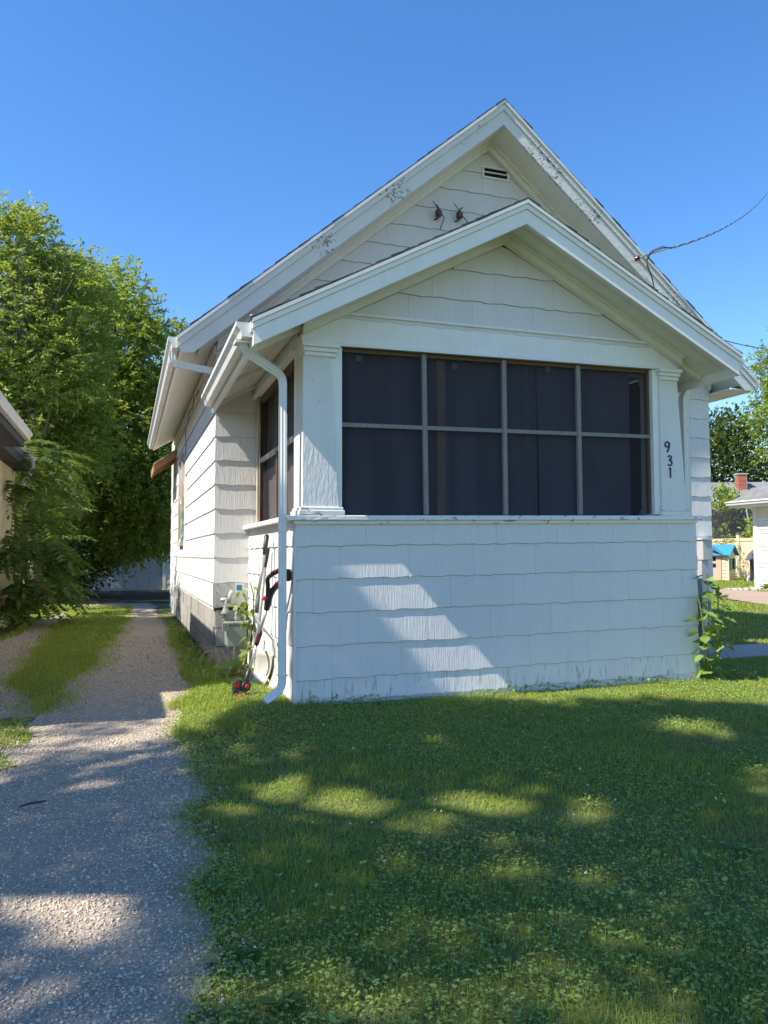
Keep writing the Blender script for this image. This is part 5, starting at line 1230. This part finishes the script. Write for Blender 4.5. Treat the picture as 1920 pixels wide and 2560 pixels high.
# broad-leaved lawn weeds along the gravel edge
spots = [(-.93, -3.52), (-.98, -3.05), (-.72, -3.95), (-.86, -3.80), (-.90, -2.62), (1.25, -3.35)]
for i, (x, y) in enumerate(spots):
    r = random.Random(100 + i); root = thing('plantain_weed', (x, y, gz(x, y)), 'broad-leaved weed rosette in the lawn', 'weed', 'broad-leaved weeds in the lawn')
    for k in range(r.randint(6, 9)):
        a = r.uniform(0, 6.28); d = Vector((math.cos(a), math.sin(a), r.uniform(.15, .7)))
        place('leaf', leaf_mesh('dock', 'leaf_shade_big' if False else 'leaf_sumac', r.randint(0, 2)), root, (x, y, gz(x, y) + .015), aim(d, r.uniform(-.3, .3)), r.uniform(.045, .080))
hs = thing('hosta_plant', (14.0, 8.9, .28), 'yellow-green hosta at the foot of the white lap-sided house', 'plant')
r = random.Random(5)
for k in range(40):
    a = r.uniform(0, 6.28); d = Vector((math.cos(a), math.sin(a), r.uniform(.1, .9)))
    place('leaf', leaf_mesh('broad', 'leaf_weed', r.randint(0, 2)), hs, (14.0 + r.uniform(-.1, .1), 8.9 + r.uniform(-.35, .35), .30), aim(d, 0), r.uniform(.22, .34))
pb = np.array([[1, 0, 0], [-1, 0, 0], [0, 1, 0], [0, -1, 0], [0, 0, 1], [0, 0, -1.0]]); pf = np.array([[0, 2, 4], [2, 1, 4], [1, 3, 4], [3, 0, 4], [2, 0, 5], [1, 2, 5], [3, 1, 5], [0, 3, 5]])
def stones(x, y, size, lift, r):
    n = len(x); S = size[:, None, None] * (1 + r.uniform(-.3, .3, (n, 6, 1)))
    ax = r.uniform(.65, 1.3, (n, 1, 3)) * np.array([1, 1, .72]); V = pb[None] * S * ax + r.normal(size=(n, 6, 3)) * size[:, None, None] * .16
    th = r.uniform(0, 6.283, n); c, s = np.cos(th)[:, None], np.sin(th)[:, None]
    tx = r.normal(size=(n, 1)) * .5
    X_, Y_, Z_ = V[..., 0] + V[..., 2] * tx, V[..., 1] + V[..., 2] * r.normal(size=(n, 1)) * .5, V[..., 2]
    V = np.stack([X_ * c - Y_ * s + x[:, None], X_ * s + Y_ * c + y[:, None], Z_ + (ground_z(x, y) + lift)[:, None]], -1)
    return V.reshape(-1, 3), (np.arange(n)[:, None, None] * 6 + pf[None]).reshape(-1, 3)
r = np.random.default_rng(3)
x, y = r.uniform(13.2, 14.15, 160), r.uniform(8.9, 9.9, 160)
o = bpy.data.objects.new('pebble_bed', np_mesh('pebble_bed', *[(lambda VF: VF[0])(VF) if i == 0 else [VF[1]] for VF in [stones(x, y, r.uniform(.02, .05, 160), np.full(160, .02), r)] for i in (0, 1)], 'pebble_white')); col.objects.link(o)
tag(o, 'bed of pale pebbles beside the hosta and white house', 'pebbles', kind='stuff')

# ------------------------------------------------------------------ gravel, grass, clover (uncountable)
r = np.random.default_rng(17)
def scatter(x0, x1, y0, y1, dens):
    n = int((x1 - x0) * (y1 - y0) * dens); return r.uniform(x0, x1, n), r.uniform(y0, y1, n)
gx_, gy_, gs_ = [], [], []
for x0, x1, y0, y1, dens, s0, s1 in ((-2.4, -.75, -4.9, -1.6, 10500, .0028, .0082), (-2.6, -.7, -1.6, 1.5, 4200, .0042, .0095), (-3.1, -.55, 1.5, 6, 1300, .006, .012)):
    a, b = scatter(x0, x1, y0, y1, dens); k = is_gravel(a, b) | ((a < drive_right(b) + .05 + .10 * r.uniform(size=len(a))) & (r.uniform(size=len(a)) < .5) & (b < 1.5))
    worn = 1 - .75 * np.exp(-((a + 1.45 + .03 * b) / .28) ** 2) * smooth01((b + 2.2) / 3.5)
    k &= r.uniform(size=len(a)) < worn * (.35 + .9 * vnoise(a * 3, b * 3, 14))
    gx_.append(a[k]); gy_.append(b[k]); gs_.append(s0 + (s1 - s0) * r.uniform(size=k.sum()) ** 2.2)
gx_, gy_, gs_ = map(np.concatenate, (gx_, gy_, gs_))
V, F = stones(gx_, gy_, gs_, .006 + gs_ * .3, r)
o = bpy.data.objects.new('gravel_stones', np_mesh('gravel_stones', V, [F], 'gravel_stone')); col.objects.link(o); tag(o, 'loose grey crushed stone over the driveway', 'gravel', kind='stuff')

def blades(x, y, h, w, r, lean=1.05):
    n = len(x); z = ground_z(x, y); a = r.uniform(0, 6.283, n); d = np.stack([np.cos(a), np.sin(a), np.zeros(n)], 1); s = np.stack([-np.sin(a), np.cos(a), np.zeros(n)], 1)
    b = np.stack([x, y, z - .004], 1); h = h[:, None]; w = w[:, None]; ln = np.abs(r.normal(size=(n, 1))) * lean
    V = np.empty((n, 5, 3)); upv = np.array([0, 0, 1.0])
    V[:, 0] = b - s * w; V[:, 1] = b + s * w
    m_ = b + upv * h * .6 + d * h * ln * .35; V[:, 2] = m_ + s * w * .8; V[:, 3] = m_ - s * w * .8
    V[:, 4] = b + upv * h * np.maximum(1 - .35 * ln, .35) + d * h * ln
    k = np.arange(n)[:, None] * 5
    return V.reshape(-1, 3), k + np.array([[0, 1, 2, 3]]), k + np.array([[3, 2, 4]])
LX, LY, LH, LW = [], [], [], []
def grass_zone(x0, x1, y0, y1, dens, h0, h1, w, cond):
    a, b = scatter(x0, x1, y0, y1, dens); k = cond(a, b) & ~under_building(a, b) & (r.uniform(size=len(a)) < .45 + .9 * vnoise(a * 2.5, b * 2.5, 30)); a, b = a[k], b[k]
    tall = .82 + .5 * (vnoise(a * 1.7, b * 1.7, 31) - .4)
    LX.append(a); LY.append(b); LH.append(r.uniform(h0, h1, len(a)) * tall); LW.append(np.full(len(a), w) * r.uniform(.6, 1.3, len(a)))
lawn = lambda a, b: (a > drive_right(b) - .03 - .10 * r.uniform(size=len(a)) ** 3)
grass_zone(-1.25, 3.6, -5.0, -2.6, 12500, .020, .052, .0013, lawn)
grass_zone(-1.25, 4.4, -2.6, -.9, 8200, .020, .050, .0018, lawn)
grass_zone(-1.2, 7.0, -.9, 1.3, 5200, .022, .050, .0025, lawn)
grass_zone(-.75, -.36, 1.3, 6.5, 1500, .04, .11, .004, lawn)
grass_zone(4.0, 12, 1.2, 6.5, 700, .04, .075, .006, lambda a, b: b < 9)
grass_zone(9, 21, 6, 17, 330, .04, .08, .010, lambda a, b: (a - b > -1.5) & (a - b < 6.5))
strip = lambda a, b: (b > .3) & (b < 13.2) & (a > strip_left(b) - .03 - .28 * r.uniform(size=len(a)) ** 4) & (a < strip_right(b) + .03 + .28 * r.uniform(size=len(a)) ** 4)
grass_zone(-2.75, -1.1, .1, 5, 5200, .02, .09, .0032, strip)
grass_zone(-2.75, -1.1, 5, 13.2, 1800, .03, .075, .0055, strip)
grass_zone(-4.2, -2.2, 3, 14, 1500, .05, .12, .006, lambda a, b: a < verge(b) + .05)
grass_zone(-3.2, -1.6, -2.7, .2, 4000, .02, .075, .0024, lambda a, b: ~is_gravel(a + .10 * (r.uniform(size=len(a)) ** 3 - .05), b) & (a < -1.6))
grass_zone(-1.25, -.45, -.8, 2.3, 5000, .03, .085, .0026, lambda a, b: a > drive_right(b))
x, y, h, w_ = (np.concatenate(q) for q in (LX, LY, LH, LW))
V, q4, q3 = blades(x, y, h, w_, r)
o = bpy.data.objects.new('lawn_grass', np_mesh('lawn_grass', V, [q4, q3], 'grass')); col.objects.link(o); tag(o, 'mown green lawn grass in front of the porch and along the drive', 'grass', kind='stuff')
# weeds hugging the foundations and porch foot
x, y = [], []
for x0, x1, y0, y1, n in ((0.0, 3.9, -.07, -.01, 420), (-.66, -.38, 2.4, 8.5, 1500), (4.0, 4.6, -.1, .9, 400), (-.7, -.3, 1.2, 2.3, 350)):
    x.append(r.uniform(x0, x1, n)); y.append(r.uniform(y0, y1, n))
x, y = np.concatenate(x), np.concatenate(y); k = vnoise(x * 4, y * 4, 50) > .42; x, y = x[k], y[k]
n = len(x); a = r.uniform(0, 6.283, n)
Pn = np.stack([x, y, ground_z(x, y) + r.uniform(.0, .06, n)], 1)
V, F = leaves(Pn, np.stack([np.cos(a), np.sin(a), r.uniform(.1, 1.2, n)], 1), r.uniform(.02, .05, n), r, .5, .1)
o = bpy.data.objects.new('ground_cover', np_mesh('ground_cover', V, [F], 'clover')); col.objects.link(o); tag(o, 'low weeds hugging the foundation and porch foot', 'ground cover', kind='stuff')
# clover: three round leaflets on each stalk
def clover(x, y, s, r):
    n = len(x); z = ground_z(x, y) + r.uniform(.018, .045, n); Vs, Fs = [], []
    a0 = r.uniform(0, 6.283, n); off = 0
    tilt = r.normal(size=(n, 2)) * .22
    for k in range(3):
        a = a0 + k * 2.094; cx, cy = x + np.cos(a) * s * .75, y + np.sin(a) * s * .75
        ring = np.empty((n, 6, 3))
        for j in range(6):
            th = a + j * 1.047; ring[:, j, 0] = cx + np.cos(th) * s * .72; ring[:, j, 1] = cy + np.sin(th) * s * .72
            ring[:, j, 2] = z + (ring[:, j, 0] - x) * tilt[:, 0] + (ring[:, j, 1] - y) * tilt[:, 1]
        Vs.append(ring.reshape(-1, 3)); Fs.append(off + np.arange(n * 6).reshape(n, 6)); off += n * 6
    return np.concatenate(Vs), np.concatenate(Fs)
a, b = scatter(-1.15, 5.0, -4.9, .9, 2300)
k = lawn(a, b) & ~under_building(a, b) & (vnoise(a * 1.6 + 9, b * 1.6, 60) + .25 * vnoise(a * 7, b * 7, 61) > .52); a, b = a[k], b[k]
V, F = clover(a, b, r.uniform(.0034, .0062, len(a)), r)
a2, b2 = scatter(-1.1, 1.8, -4.9, -2.9, 60); k = lawn(a2, b2) & (vnoise(a2 * 2 + 3, b2 * 2, 62) > .45); a2, b2 = a2[k], b2[k]
n2 = len(a2); R2 = r.uniform(.007, .012, n2); rg_ = np.empty((n2, 8, 3)); tl = r.normal(size=(n2, 2)) * .3; zz = ground_z(a2, b2) + r.uniform(.03, .05, n2)
for j in range(8):
    dx, dy = np.cos(j * .7854) * R2, np.sin(j * .7854) * R2; rg_[:, j] = np.stack([a2 + dx, b2 + dy, zz + dx * tl[:, 0] + dy * tl[:, 1]], 1)
V3 = np.concatenate([V, rg_.reshape(-1, 3)]); F8 = len(V) + np.arange(n2 * 8).reshape(n2, 8)
o = bpy.data.objects.new('clover', np_mesh('clover', V3, [F, F8], 'clover')); col.objects.link(o); tag(o, 'patches of clover and round-leaved creeper in the lawn', 'clover', kind='stuff')
a, b = scatter(-.9, 3.6, -3.6, -.4, 4.5); k = lawn(a, b); a, b = a[k], b[k]
V, F = stones(a, b, r.uniform(.005, .0085, len(a)), np.full(len(a), .05), r)
o = bpy.data.objects.new('clover_flowers', np_mesh('clover_flowers', V, [F], 'clover_white')); col.objects.link(o); tag(o, 'scattered white clover blossoms in the lawn', 'blossoms', kind='stuff')
# dry straw patches
X_, Y_ = [], []
for cx, cy, sx, sy, n in ((1.85, -3.45, .22, .14, 1500), (1.6, -3.2, .3, .1, 400), (0.25, -2.9, .25, .12, 500), (2.4, -2.0, .35, .15, 500), (-.75, -.55, .12, .25, 300)):
    X_.append(cx + r.normal(size=n) * sx); Y_.append(cy + r.normal(size=n) * sy)
X_, Y_ = np.concatenate(X_), np.concatenate(Y_); k = lawn(X_, Y_); X_, Y_ = X_[k], Y_[k]
V, q4, q3 = blades(X_, Y_, r.uniform(.03, .07, len(X_)), np.full(len(X_), .0012), r, 1.4)
o = bpy.data.objects.new('dry_grass', np_mesh('dry_grass', V, [q4, q3], 'grass_dry')); col.objects.link(o); tag(o, 'thin patches of dry straw-coloured grass in the lawn', 'dry grass', kind='stuff')
